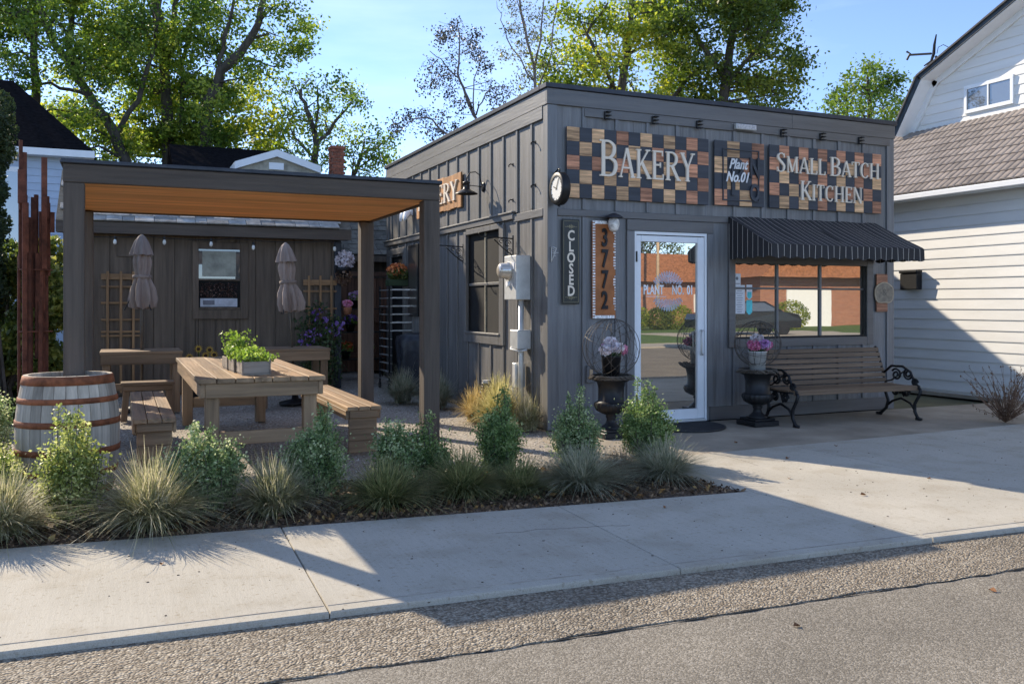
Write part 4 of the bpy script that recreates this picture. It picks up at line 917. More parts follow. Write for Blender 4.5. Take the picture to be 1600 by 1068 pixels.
t = thing('back_bench', 'short wooden stool bench before the left shed table', 'bench', (-3.96,2.66,0)); bx(t, 'seat_plank', (-.29,.29,-.13,-.003,.42,.46), M_old); bx(t, 'seat_plank', (-.29,.29,.003,.13,.42,.46), M_old); bx(t, 'apron', (-.27,.27,-.11,-.08,.36,.418), M_old)
for x in (-.26,.19):
    for y in (-.075,.05):
        q = MB(); q.box(x,x+.07,y,y+.06,0,.418,.004); q.map(lambda p: (p.x+(.418-p.z)*(-.08 if x<0 else .08), p.y, p.z)); q.build('leg', M_oldz, t)

# ------------------------------------------------------------------ herb boxes
M_box = wood('grey_box', (.24,.20,.16), 'X', .8, .35, .5, .15, fine=14)
M_herb = leafmat('basil', (.10,.17,.03), (.20,.30,.055), (.34,.42,.12), .4, .5, 6)
def herbbox(lab, loc, n, tall, seed):
    t = thing('herb_box', lab, 'planter', loc, R(3), 'wooden herb boxes on the picnic table'); hx, hy, hz = .115, .155, .115
    for y in (-hy, hy-.012): bx(t, 'end_panel', (-hx,hx,y,y+.012,.012,hz), M_box, .002)
    for x in (-hx, hx-.012): bx(t, 'side_panel', (x,x+.012,-hy+.013,hy-.013,.012,hz), M_box, .002)
    for x in (-hx-.006, hx-.006): bx(t, 'corner_strip', (x,x+.012,-hy-.008,-hy-.001,.0,hz+.012), M_box, .001)
    bx(t, 'base', (-hx+.005,hx-.005,-hy+.005,hy-.005,0,.011), M_box, 0)
    bx(t, 'soil', (-hx+.013,hx-.013,-hy+.014,hy-.014,.08,.095), M_soil, 0)
    rg = np.random.default_rng(seed); q = MB(); P = []
    for k in range(n):
        a = (rg.uniform(-.09,.09), rg.uniform(-.12,.12)); top_ = (a[0]*1.5+rg.normal()*.02, a[1]*1.2+rg.normal()*.02, .10+tall*rg.uniform(.45,1)); q.tube([(a[0],a[1],.09),((a[0]+top_[0])/2,(a[1]+top_[1])/2,.05+top_[2]/2),top_], .002, 4)
        for j in range(26): s_ = rg.uniform(.25,1.05); P.append([a[0]+(top_[0]-a[0])*s_+rg.normal()*.016, a[1]+(top_[1]-a[1])*s_+rg.normal()*.016, .09+(top_[2]-.09)*s_+rg.normal()*.008])
    q.build('stem', M_herb, t); V, Fq = leaves(np.array(P), .032, .2, .75, rg); npmesh('foliage', V, Fq, M_herb, t)
herbbox('front weathered wooden box of bright green herbs on the picnic table', (-3.19,-.62,.761), 46, .09, 1)
herbbox('middle wooden box of bright herbs on the picnic table', (-3.22,-.27,.761), 46, .12, 2)
herbbox('rearmost herb box on the picnic table with the tallest leafy stems', (-3.24,.08,.761), 26, .26, 3)

# ------------------------------------------------------------------ barrel
t = thing('wine_barrel', 'weathered oak wine barrel with rusty hoops at the pergola corner', 'barrel', (-4.60,-1.38,0)); NS = 26
M_stave = wood('barrel_stave', (.37,.32,.26), 'Z', .85, .4, .5, .22, fine=9)
def br(z): return .292+.055*(1-((z-.43)/.43)**2)
stm = None
for k in range(NS):
    if stm is None:
        q = MB(); da = PI/NS*.965; vs = []; nz_ = 10
        for i in range(nz_+1):
            z = .86*i/nz_; r = br(z)
            for a in (-da, -da*.9, 0, da*.9, da):
                rr = r-(.003 if abs(a) == da else 0); vs.append((rr*math.cos(a), rr*math.sin(a), z))
            for a in (da, -da): vs.append(((r-.03)*math.cos(a), (r-.03)*math.sin(a), z))
        m_ = 7; fs = [(i*m_+j, i*m_+(j+1)%m_, (i+1)*m_+(j+1)%m_, (i+1)*m_+j) for i in range(nz_) for j in range(m_)]+[tuple(range(m_))[::-1], tuple(range(nz_*m_, nz_*m_+m_))]
        q.add(vs, fs); ob = q.build('stave', M_stave, t); stm = ob.data
    else: ob = link('stave', stm, t)
    ob.rotation_euler = (0, 0, 2*PI*k/NS)
for z0, z1 in ((.795,.858),(.665,.705),(.50,.545),(.30,.345),(.15,.19),(.005,.065)):
    q = MB(); q.lathe([(br(z0)+.001,z0),(br(z0)+.006,z0+.002),(br(z1)+.006,z1-.002),(br(z1)+.001,z1)], 48, cap=False); q.build('hoop', M_hoop, t, smooth=True)
for i in range(6):
    y0 = -.26+i*.087; q = MB(); ys_ = [y0+.002, y0+.085]
    a = [(-math.sqrt(max(.268**2-y*y, .0004)), y) for y in ys_]; b_ = [(-p[0], p[1]) for p in a]; q.prism([a[0], b_[0], ( (b_[0][0]+b_[1][0])/2+.012, y0+.043), b_[1], a[1], ((a[0][0]+a[1][0])/2-.012, y0+.043)], .80, .825); q.build('head_board', M_stave, t)

# ------------------------------------------------------------------ rusty totem sculpture
tp = at(54, 620, 8.6); tp.z = 0
t = thing('steel_sculpture', 'tall rusty sculpture of stepped upright steel bars at the left edge of the patio', 'sculpture', tp, R(24))
PX = F_/8.6
bars = [(28,39,268,320),(31,36,222,330),(32,38,285,420),(36,46,305,360),(34,43,318,595),(43,50,340,600),(50,58,308,480),(56,62,303,470),(62,70,245,420),(64,75,305,340),(70,78,315,430),(68,74,330,480),(75,81,330,362),(60,66,330,590),(66,72,380,600),(48,54,375,600),(40,47,395,600),(54,61,395,560),(70,75,420,600),(32,36,400,590),(57,63,470,600),(36,42,240,345),(66,71,245,330),(44,49,420,600)]
for i, (a, b_, y0, y1) in enumerate(bars):
    xa, xb = (a-54)/PX, (b_-54)/PX; za, zb = H_-(y1-HY)/PX, H_-(y0-HY)/PX
    if y1 > 580: za = 0
    yo = (i % 4)*.028-.05; q = MB(); q.box(xa, xb, yo, yo+.022, za, zb, .002); q.build('bar', M_rust, t)
q = MB(); q.box(-.15,.16,-.1,.1,.0,.012); 
for z in (.5,1.1,1.7): q.box(-.13,.15,-.055,.06,z,z+.01)
q.build('base_plate', M_rust, t)

# ------------------------------------------------------------------ shed with shake roof
sh = thing('shed', 'long low dark brown shed with mossy shake roof behind the patio', 'shed', (-3,5.8,0)); sho = Vector((-3,5.8,0))
def sb(name, a, m, c=.003, par=None): q = MB(); q.box(*a, c); q.map(lambda p: p-sho); return q.build(name, m, par or sh)
wl = sb('wall', (-5.0,-.95,5.83,9.0,0,2.5), M_shed)
xx = -5.0
while xx < -.98:
    x2 = min(xx+.30, -.95)
    for (u0, u1, s0, s1) in cut(xx, x2, 0, 2.44, [(-3.16, -2.54, 1.29, 2.26)]): sb('board', (u0+.003, u1-.003, 5.80, 5.829, s0, s1), M_shed, .003, wl)
    xx = x2
sb('fascia', (-5.10,-.84,5.50,5.53,2.40,2.565), M_beam)
sb('soffit', (-5.10,-.84,5.531,5.80,2.41,2.425), M_beam)
wd = sb('window', (-3.245,-3.155,5.765,5.799,1.14,2.33), M_shed); wd['label'] = 'dark framed window with cafe counter items inside'
for a in ((-2.535,-2.42,5.765,5.799,1.14,2.33), (-3.154,-2.536,5.765,5.799,2.225,2.33), (-3.154,-2.536,5.765,5.799,1.14,1.28)): sb('trim', a, M_shed, .003, wd)
sb('glass', (-3.154,-2.536,5.815,5.82,1.281,2.224), glassmat('shed_dark_glass', .10, (.03,.025,.02)), 0, wd)
sb('shade', (-3.10,-2.60,5.807,5.813,1.80,2.19), mat('pale_blind', (.30,.30,.24), .6, nscale=5, var=.3), 0, wd)
sb('tin', (-3.13,-2.58,5.805,5.813,1.33,1.46), mat('white_tin', (.50,.52,.56), .5), 0, wd); sb('dark_print', (-3.09,-2.92,5.80,5.8045,1.36,1.43), M_ink, 0, wd)
sb('dark_backing', (-3.153,-2.537,5.8125,5.8145,1.30,1.735), M_dark, 0, wd)  # dark sheet added behind the candy to make the lower pane read dark
P = nrg.uniform((-3.13,5.800,1.48),(-2.58,5.811,1.70),(500,3)); V, Fq = leaves(P-np.array(sho), .022, 0, .9); npmesh('candy', V, Fq, leafmat('candy', (.03,.015,.01), (.10,.04,.03), (.28,.2,.16), 0, .5, 60), wd)
for z in (1.735, 1.29): sb('sash', (-3.154,-2.536,5.79,5.803,z,z+.03), M_shed, .002, wd)
h_ = sb('hatch', (-4.31,-4.02,5.775,5.798,2.08,2.36), M_shed)
sb('corner_post', (-1.06,-.95,5.74,5.80,0,2.40), M_cap)
# shakes: courses of uneven split shingles
M_shk = mat('mossy_shake', (.13,.115,.09), .9, nscale=7, var=.35, bump=.6, bscale=30, rnd=.25)
M_shk2 = mat('grey_shake', (.30,.29,.27), .85, nscale=7, var=.3, bump=.6, bscale=30, rnd=.25)
def shakes(par, org, x0, x1, y0, z0, slope, rows, expo, wmean, m, name='shingle', cap_n=300):
    a = math.atan(slope); dy, dz = expo*math.cos(a), expo*math.sin(a); cnt = 0; rest = MB(); base_ = {}
    for r in range(rows):
        x = x0-rng.uniform(0, wmean)
        while x < x1:
            wq = rng.choice((.7, .9, 1.1, 1.3))*wmean; key = round(wq, 3)
            y, z = y0+dy*r, z0+dz*r; th = .022
            def mk(q): q.box(.003, key-.003, 0, expo*1.35, 0, th, .002); q.map(lambda p: (p.x, p.y*math.cos(a)-p.z*math.sin(a), p.y*math.sin(a)+p.z*math.cos(a)-(.6*th)*p.y/(expo))); return q
            X = max(x, x0); off = Vector((x, y+rng.uniform(-.012,.012), z))-org
            if x >= x0 and x+wq <= x1+.02:
                if cnt < cap_n:
                    if key not in base_: ob = mk(MB()).build(name, m, par); base_[key] = ob.data
                    else: ob = link(name, base_[key], par)
                    ob.location = off; ob.rotation_euler = (rng.uniform(0,.03), 0, 0); cnt += 1
                else:
                    q = mk(MB()); q.map(lambda p: p+off); rest.add(q.v, q.f)
            x += wq
    if rest.v: rest.build('shingles', m, par, kind='stuff')
q = MB(); q.prism([(5.5,2.57),(7.0,3.48),(8.9,2.5),(5.8,2.5)], -5.10, -.84, lambda u, v, w_: (w_, u, v)); q.map(lambda p: p-sho); rf = q.build('roof', M_shk, sh)
shakes(rf, sho, -5.13, -.80, 5.46, 2.58, .607, 11, .16, .24, M_shk2)
# string of lamps along the shed eave
t = thing('string_lights', 'string of small bulbs hung along the shed eave', 'string lights', (-3,5.45,2.38)); to = Vector((-3,5.45,2.38)); q = MB(); pts = []
bxs = [(-4.33,2.27),(-3.66,2.285),(-3.0,2.275),(-2.38,2.24),(-1.12,2.25)]
for i in range(41):
    x = -5+i*.1; pts.append(Vector((x, 5.47, 2.37-.03*abs(math.sin(x*2.4))))-to)
q.tube(pts, .006, 5); q.build('cable', M_iron, t)
for (x, z) in bxs:
    q = MB(); q.lathe([(.014,.09),(.018,.05),(.018,.04)], 10, Vector((x,5.47,z))-to); so_ = q.build('socket', M_iron, t)
    q = MB(); q.lathe([(.016,.04),(.026,.01),(.022,-.02),(.004,-.036)], 12, Vector((x,5.47,z))-to); q.build('bulb', mat('pale_bulb', (.75,.72,.65), .15, bump=0), t, smooth=True)
# trellises
def trellis(lab, xs, y, z0, z1, hs, loc):
    t = thing('trellis', lab, 'trellis', loc, 0, 'lath trellises on the shed wall'); M_l = wood('lath', (.26,.15,.07), 'Z', .7, .3, .3, .15); M_lx = wood('lath', (.26,.15,.07), 'X', .7, .3, .3, .15); o = Vector(loc)
    for x in xs: q = MB(); q.box(x-.018,x+.018,y,y+.018,z0,z1,.002); q.map(lambda p: p-o); q.build('upright_lath', M_l, t)
    for z, h in hs: q = MB(); q.box(min(xs)-.09,max(xs)+.09,y+.019,y+.034,z-h/2,z+h/2,.002); q.map(lambda p: p-o); q.build('cross_lath', M_lx, t)
trellis('brown lath trellis on the shed left of the window', (-4.43,-4.25,-4.08), 5.74, .05, 1.86, [(1.78,.085),(1.63,.03),(1.39,.03),(1.14,.03),(.90,.03),(.66,.03),(.96,.03)], (-4.25,5.76,.05))
trellis('brown lath trellis with purple climber at the shed right end', (-1.48,-1.30,-1.12), 5.70, .05, 1.83, [(1.72,.085),(1.58,.03),(1.30,.03),(1.05,.03),(.80,.03)], (-1.30,5.76,.05))
# closed umbrellas
M_umb = mat('taupe_canvas', (.30,.235,.20), .9, nscale=3, var=.16, bump=.9, bscale=16, stretch=(1,1,.35), bdist=.04)
def umbrella(lab, loc, lean, seed, H=2.27, L_=.95):
    t = thing('patio_umbrella', lab, 'umbrella', loc, 0, 'closed patio umbrellas'); t.rotation_euler = (0, lean, 0); r_ = random.Random(seed)
    q = MB(); q.lathe([(.019,.0),(.019,H-.03)], 10); q.build('pole', mat('bronze_pole', (.10,.08,.06), .4, .3), t, smooth=True)
    def folds(prof, nf, depth, n=96, ph=0.):
        b = MB(); vs = []
        for r, z, d in prof:
            r *= .78
            for j in range(n):
                a = 2*PI*j/n; rr = r*(1+d*math.cos(nf*a+ph+.25*math.sin(z*9))+.45*d*math.cos(3*a+ph*2+z*2)+.10*math.cos(a+ph+z*4)); vs.append((rr*math.cos(a), rr*math.sin(a), z+ .03*d*math.cos(nf*a+ph)))
        b.add(vs, [(i*n+j, i*n+(j+1)%n, (i+1)*n+(j+1)%n, (i+1)*n+j) for i in range(len(prof)-1) for j in range(n)]); return b
    folds([(.165,H-.27,.16),(.14,H-.19,.12),(.10,H-.09,.08),(.055,H-.03,.03),(.012,H,.0)], 8, .1).build('cap', M_umb, t, smooth=True)
    folds([(.145,H-L_,.55),(.165,H-L_+.10,.48),(.155,H-L_+.25,.32),(.105,H-L_+.38,.2),(.10,H-L_+.42,.15),(.12,H-L_+.55,.22),(.125,H-.35,.2),(.10,H-.2,.12)], 7, .3, ph=seed).build('canopy', M_umb, t, smooth=True)
    q = MB(); q.lathe([(.112,H-L_+.385),(.116,H-L_+.39),(.116,H-L_+.42),(.11,H-L_+.425)], 30, cap=False); q.build('tie_strap', M_umb, t, smooth=True)
    for k in range(3):
        a = k*2.1+seed; q = MB(); q.tube([(.15*math.cos(a),.15*math.sin(a),H-L_+.1),(.21*math.cos(a),.21*math.sin(a),H-L_-.03)], .007, 5); q.build('rib', M_iron, t)
    q = MB(); q.lathe([(.22,0),(.22,.04),(.05,.07),(.03,.2)], 24); q.build('base', M_iron, t, smooth=True)
umbrella('upright closed taupe umbrella rising through the left shed table', (-4.0,3.75,0), 0, 1); umbrella('closed taupe umbrella leaning to the left over the right shed table', (-2.05,3.72,0), R(-3.5), 2, 2.22)

# ------------------------------------------------------------------ rear corner: fence, neighbour's garage, rack, pots
fn = thing('rear_fence', 'brown board fence closing the gap between shed and bakery', 'fence', (-.1,8.95,0)); fo = Vector((-.1,8.95,0))
M_fn = wood('fence_board', (.17,.085,.05), 'Z', .8, .35, .5, .2, fine=10)
for i in range(13): q = MB(); q.box(-1.0+i*.15+.003,-1.0+(i+1)*.15-.003,8.93,8.955,0.02,1.9,.003); q.map(lambda p: p-fo); q.build('slat', M_fn, fn)
for z in (.3,1.0,1.93): q = MB(); q.box(-1.0,.98,8.88,8.928,z,z+.09,.003); q.map(lambda p: p-fo); q.build('rail', wood('fence_board', (.17,.085,.05), 'X'), fn)
ga = thing('neighbour_garage', 'shake roofed outbuilding beyond the rear fence', 'garage', (1,10,0)); go = Vector((1,10,0))
q = MB(); q.box(-2.5,4.4,9.4,14,0,2.3); q.map(lambda p: p-go); q.build('wall', M_shed, ga)
q = MB(); q.prism([(9.15,2.35),(12,4.3),(12,2.3),(9.4,2.25)], -2.6, 4.5, lambda u, v, w_: (w_, u, v)); q.map(lambda p: p-go); rf = q.build('roof', M_shk, ga)
shakes(rf, go, -.5, 1.3, 9.12, 2.38, .68, 9, .2, .26, M_shk)
for zz in (2.26,): q = MB(); q.box(-2.5,4.4,9.1,9.14,zz-.02,zz+.10); q.map(lambda p: p-go); q.build('fascia', M_shed, ga)
t = thing('bakery_rack', 'tall metal baking rack with empty tray runners beside the far doorway', 'rack', (-.12,5.25,0)); M_al = mat('aluminium', (.62,.61,.58), .35, .6)
for x in (-.24,.24):
    for y in (-.28,.28): q = MB(); q.box(x-.012,x+.012,y-.012,y+.012,.08,1.66); q.build('upright', M_iron, t)
for i in range(12):
    z = .16+i*.13
    for x in (-.22,.22): q = MB(); q.box(x-.03,x+.03,-.27,.27,z,z+.012); q.build('runner', M_al, t)
    if i > 5: q = MB(); q.box(-.19,.19,-.30,-.26,z,z+.022); q.build('tray_edge', M_al, t)
for x in (-.24,.24):
    for y in (-.28,.28): q = MB(); q.lathe([(.05,-.014),(.05,.014)], 16); q.map(lambda p: (x+p.z, y+p.x, .05+p.y)); q.build('caster', M_iron, t)
t = thing('flower_box', 'box of orange and red flowers standing on top of the baking rack', 'planter', (-.12,5.22,1.665)); bx(t, 'box', (-.2,.2,-.12,.12,0,.10), mat('dark_green_box', (.03,.05,.02), .7))
petals((0,0,.18), .2, 260, .06, leafmat('begonia_leaf', (.05,.08,.02), (.10,.14,.04), (.2,.2,.06), .3), t, 'foliage', .5); petals((-.04,0,.27), .17, 200, .05, MP[3], t, 'blossom', .6)
t = thing('covered_barbecue', 'black vinyl covered barbecue beside the bakery side wall', 'barbecue', (-.02,4.42,0)); b = MB(); n = 72; vs = []; prof = [(.34,.06),(.355,.3),(.36,.6),(.375,.8),(.36,.88),(.2,.93),(.01,.94)]
for r, z in prof:
    for j in range(n):
        a = 2*PI*j/n; rr = r*(1+.025*math.sin(a*9)+.02*math.sin(a*14+z*5)); vs.append((rr*math.cos(a), rr*math.sin(a), z))
b.add(vs, [(i*n+j, i*n+(j+1)%n, (i+1)*n+(j+1)%n, (i+1)*n+j) for i in range(len(prof)-1) for j in range(n)]); b.build('cover', mat('black_vinyl', (.022,.024,.03), .35, bump=.4, bscale=12, bdist=.03), t, smooth=True)
q = MB()
for k in range(4): a = PI/4+k*PI/2; q.tube([(.25*math.cos(a),.25*math.sin(a),0),(.25*math.cos(a),.25*math.sin(a),.1)], .02, 8)
q.build('foot', M_iron, t)
# plant stand with pots by the rear fence
t = thing('plant_stand', 'dark wire plant stand against the rear fence', 'plant stand', (-.25,7.6,0))
for z in (.35,.85,1.28): q = MB(); q.box(-.55,.55,-.15,.15,z-.008,z+.008); q.build('shelf', M_iron, t)
for x in (-.54,.54): q = MB(); q.tube([(x,-.14,0),(x,-.14,1.3)], .012); q.tube([(x,.14,0),(x,.14,1.3)], .012); q.build('leg', M_iron, t)
for (x, z, mi, wd) in ((-.12,.86,2,'purple flowers on the middle shelf'),(.15,.86,0,'pink flowers on the middle shelf'),(-.2,.36,3,'red and pale flowers on the low shelf'),(.2,.36,1,'white flowers on the low shelf'),(-.02,1.29,4,'mauve flowers on the top shelf')):
    p = thing('flower_pot', 'small pot of '+wd+' of the plant stand', 'flower pot', (-.25+x,7.55,z)); q = MB(); q.lathe([(.06,0),(.09,.13),(.1,.13),(.1,.15),(.07,.15)], 18); q.build('pot', M_iron, p, smooth=True)
    petals((0,0,.2), .13, 120, .06, M_herb, p, 'foliage'); petals((0,-.02,.24), .13, 90, .055, MP[mi], p, 'blossom')
t = thing('hanging_basket', 'hanging basket of white flowers at the shed right end', 'planter', (-.95,5.6,1.92)); q = MB(); q.lathe([(.03,-.12),(.12,-.02),(.14,.04),(.12,.05)], 20); q.build('bowl', M_iron, t, smooth=True); q = MB(); q.tube([(0,0,.05),(.0,0,.42)], .004); q.build('hook', M_iron, t)
petals((.02,-.02,.16), .15, 260, .05, MP[1], t, 'blossom', 1.1); petals((0,-.02,-.1), .14, 160, .05, leafmat('dry_leaf', (.12,.07,.04), (.22,.13,.08), (.35,.25,.18), .3), t, 'foliage', 1.2)
t = thing('wall_pot', 'pink flower pot hung low on the shed corner', 'planter', (-.88,5.6,1.30)); q = MB(); q.lathe([(.05,-.1),(.07,0),(.07,.02)], 16); q.build('pot', mat('terracotta', (.30,.12,.06), .8), t, smooth=True); petals((0,0,.08), .08, 110, .045, MP[0], t, 'blossom')
t = thing('sunflower_pot', 'pot of small yellow sunflowers behind the picnic table by the shed', 'flower pot', (-3.16,5.1,0)); q = MB(); q.lathe([(.13,0),(.19,.34),(.2,.36),(.17,.36)], 24); q.build('pot', M_iron, t, smooth=True)
q = MB(); heads = [(-.18,-.1,.60),(-.06,-.12,.72),(.04,-.12,.62),(.16,-.1,.63),(-.24,-.05,.54),(.1,-.06,.70)]
for h in heads: q.tube([(0,0,.34),(h[0]*.6,h[1]*.6,.5),h], .006, 4)
q.build('stem', M_herb, t)
for h in heads:
    q = MB(); n = 14
    for k in range(n):
        a = 2*PI*k/n; q.add([(0,0,0),(.03*math.cos(a-.2),-.004,.03*math.sin(a-.2)),(.065*math.cos(a),-.012,.065*math.sin(a)),(.03*math.cos(a+.2),-.004,.03*math.sin(a+.2))], [(0,1,2,3)])
    hd = q.build('petals', mat('sunflower', (.75,.42,.04), .6), t, loc=h); q = MB(); q.lathe([(.028,0),(.024,.012),(.004,.016)], 14); q.map(lambda p: (p.x, -p.z-.002, p.y)); q.build('centre', mat('seed_head', (.08,.04,.02), .9), hd)
petals((0,-.05,.46), .17, 90, .09, leafmat('begonia_leaf', (.05,.08,.02), (.10,.14,.04), (.2,.2,.06), .3), t, 'foliage', .5)
t = thing('clematis', 'purple flowered climber in front of the right trellis', 'climbing plant', (-1.35,5.55,0)); q = MB(); P = []; Pf = []
for k in range(14):
    pts = [(nrg.normal()*.08, nrg.normal()*.04, 0)]; z = 0; x, y = pts[0][:2]
    while z < nrg.uniform(.8,1.35): z += .12; x += nrg.normal()*.05; y += nrg.normal()*.02; pts.append((x, y, z)); [P.append((x+nrg.normal()*.06, y+nrg.normal()*.05, z+nrg.normal()*.05)) for _ in range(16)]
    if k < 8:
        for _ in range(12): Pf.append((x+nrg.normal()*.045, y-.05+nrg.normal()*.03, z-nrg.uniform(0,.25)))
    q.tube(pts, .006, 4)
q.build('stem', M_twig, t); V, Fq = leaves(np.array(P), .06, 0, .6); npmesh('foliage', V, Fq, leafmat('climber_leaf', (.03,.06,.02), (.06,.10,.04), (.12,.16,.06), .3), t); V, Fq = leaves(np.array(Pf), .06, 0, .9); npmesh('blossom', V, Fq, MP[2], t)

# ------------------------------------------------------------------ white gambrel house on the right
XW = 7.44
wh = thing('white_house', 'white vinyl sided gambrel house with brown ribbed roof at the right edge', 'house', (XW, 0, 0)); who = Vector((XW,0,0))
def wb(name, a, m, c=.0, par=None): q = MB(); q.box(*a, c); q.map(lambda p: p-who); return q.build(name, m, par or wh)
ww = wb('wall', (XW+.05, 14, -2.2, 9, -.05, 3.05), M_side_w); ww['label'] = 'white sided wall facing the bakery'
# lap siding boards
lap = None; ex = .158
def lapboard(L_, e=ex):
    q = MB(); q.add([(0,0,0),(0,L_,0),(0,L_,e),(0,0,e),(-.016,0,.0),(-.016,L_,.0),(-.0165,0,.012),(-.0165,L_,.012),(-.004,0,e),(-.004,L_,e)], [(4,5,1,0),(6,7,5,4),(8,9,7,6),(3,2,9,8),(0,3,8,6,4),(1,5,7,9,2)]); return q
for i in range(19):
    z = .03+i*ex
    if lap is None: ob = lapboard(11.2).build('siding_board', M_side_w, ww); lap = ob.data
    else: ob = link('siding_board', lap, ww)
    ob.location = (.049, -2.2, z)
wb('corner_board', (XW+.0, XW+.12, -2.32, -2.201, -.05, 3.03), M_white, .004)
wb('soffit', (XW-.24, XW+.06, -2.5, 9, 3.045, 3.06), M_white); wb('gutter', (XW-.32, XW-.245, -2.5, 9, 3.02, 3.11), M_white, .012); wb('fascia_board', (XW-.243, XW-.222, -2.5, 9, 3.0, 3.14), M_white)
XG = 8.9
zj = (onplane(1600, 172, 0, XG).z+onplane(1435, 205, 0, XG).z)/2
# ribbed metal tile roof: one tile per course and bay
M_rtile = mat('brown_metal_tile', (.24,.205,.18), .65, .1, nscale=4, var=.25, bump=.15, rnd=.12)
RL = math.hypot(XG-(XW-.28), zj-3.12); ang = math.atan2(zj-3.12, XG-(XW-.28)); q = MB(); q.box(0, RL, -2.5, 9, -.05, -.012); rfb = q.build('roof', mat('deck', (.1,.08,.07), .9), wh, loc=(-.28, 0, 3.12)); rfb.rotation_euler = (0, -ang, 0)
nrow = 9; ce = RL/nrow; tw = .36
def tilemesh(n=18):
    b = MB(); vs = []
    for j in range(n+1):
        y = tw*j/n; h = .018*(abs(math.sin(PI*j/n*3)))**.6
        vs += [(0, y, h-.004), (0, y, h+.016), (ce*1.04, y, h*.9+.002)]
    b.add(vs, [(j*3, j*3+1, j*3+4, j*3+3) for j in range(n)]+[(j*3+1, j*3+2, j*3+5, j*3+4) for j in range(n)]); return b
tm = None
for r in range(nrow):
    for c_ in range(18):
        y = -2.2+c_*tw+(.0)
        if tm is None: ob = tilemesh().build('roof_tile', M_rtile, rfb); tm = ob.data
        else: ob = link('roof_tile', tm, rfb)
        ob.location = (r*ce, y, 0); ob.rotation_euler = (rng.uniform(-.004,.004), 0, 0)
# gambrel gable wall above
gbot = onplane(1412, 212, 0, XG); gbrk = onplane(1452, 122, 0, XG); gtop = onplane(1600, 0, 0, XG); sl_ = (gtop.z-gbrk.z)/(gbrk.y-gtop.y); yr = -3.0; zr = gbrk.z+(gbrk.y-yr)*sl_
yb, zb_ = gbot.y, gbot.z
gp_ = [(yb-.22, zj-.4), (yb-.22, zb_+.0), (gbrk.y-.16, gbrk.z-.12), (yr, zr-.15), (2*yr-gbrk.y+.16, gbrk.z-.12), (2*yr-yb+.22, zb_), (2*yr-yb+.22, zj-.4)]
q = MB(); q.prism([(y, z) for y, z in gp_][::-1], XG+.05, 14, lambda u, v, w_: (w_, u, v)); q.map(lambda p: p-who); gw = q.build('gable_wall', M_side_w, wh)
def roofy(z): # outline left edge y for given z
    if z < gbrk.z-.12: return (yb-.22)+((gbrk.y-.16)-(yb-.22))*(z-zb_)/(gbrk.z-.12-zb_) if z > zb_ else yb-.22
    return (gbrk.y-.16)-(z-(gbrk.z-.12))/sl_
z = zj-.05
while z < zr-.3:
    y1 = roofy(z+ex*.5)
    ob = lapboard(1).build('siding_board', M_side_w, gw); ob.location = (XG-XW+.049, y1-3.0 if False else max(-4.2, 2*yr-y1), z); ob.scale = (1, y1-max(-4.2, 2*yr-y1), 1); z += ex
# rakes: white frieze, dark verge and roof skin
def rake(y0, z0, y1, z1, off, th, x0, x1, m, name):
    d = Vector((y1-y0, z1-z0)).normalized(); n2 = Vector((-d.y, d.x)); 
    if n2.y < 0: n2 = -n2
    pl = [(y0+n2.x*off, z0+n2.y*off), (y1+n2.x*off, z1+n2.y*off), (y1+n2.x*(off+th), z1+n2.y*(off+th)), (y0+n2.x*(off+th), z0+n2.y*(off+th))]
    q = MB(); q.prism(pl, x0, x1, lambda u, v, w_: (w_, u, v)); q.map(lambda p: p-who); return q.build(name, m, wh)
M_verge = mat('dark_verge', (.035,.045,.055), .5, .2); M_rf = mat('dark_roof', (.06,.06,.065), .8, bump=.5)
for (a, b_) in (((yb, zb_), (gbrk.y, gbrk.z)), ((gbrk.y, gbrk.z), (yr, zr))):
    rake(*a, *b_, -.20, .10, XG-.0, XG+.045, M_white, 'frieze_board'); rake(*a, *b_, -.10, .012, XG-.28, XG+.044, M_white, 'soffit_board')
    rake(*a, *b_, -.085, .075, XG-.30, XG-.262, M_verge, 'verge_board'); rake(*a, *b_, -.008, .03, XG-.33, 14, M_rf, 'roof')
# small sliding window
w0, w1 = onplane(1510, 140, 0, XG), onplane(1578, 168, 0, XG)
wz0, wz1 = onplane(1510, 172, 0, XG).z, w0.z
gwn = wb('window', (XG+.0, XG+.04, w1.y-.05, w0.y+.05, wz1, wz1+.06), M_white); gwn['label'] = 'small sliding window in the gable'
for a in ((w1.y-.05, w0.y+.05, wz0-.06, wz0),): wb('frame', (XG, XG+.04, a[0], a[1], a[2], a[3]), M_white, 0, gwn)
for a in ((w0.y, w0.y+.05), (w1.y-.05, w1.y), ((w0.y+w1.y)/2-.012, (w0.y+w1.y)/2+.012)): wb('frame', (XG, XG+.04, a[0], a[1], wz0+.001, wz1-.001), M_white, 0, gwn)
wb('pane', (XG+.02, XG+.03, w1.y+.001, w0.y-.001, wz0+.001, wz1-.001), M_glass3, 0, gwn)
for o_w in list(gwn.children): o_w.matrix_parent_inverse = Matrix.Identity(4)
v0, v1 = onplane(1413, 424, 0, XW), onplane(1438, 452, 0, XW)
t = thing('mailbox', 'small black wall mailbox on the white siding', 'mailbox', (XW+.03, (v0.y+v1.y)/2, v1.z)); q = MB(); q.box(-.12,0,-.17,.17,0,.26,.01); q.build('body', M_iron, t); q = MB(); q.box(-.14,-.002,-.18,.18,.262,.31,.012); q.build('lid', M_iron, t)
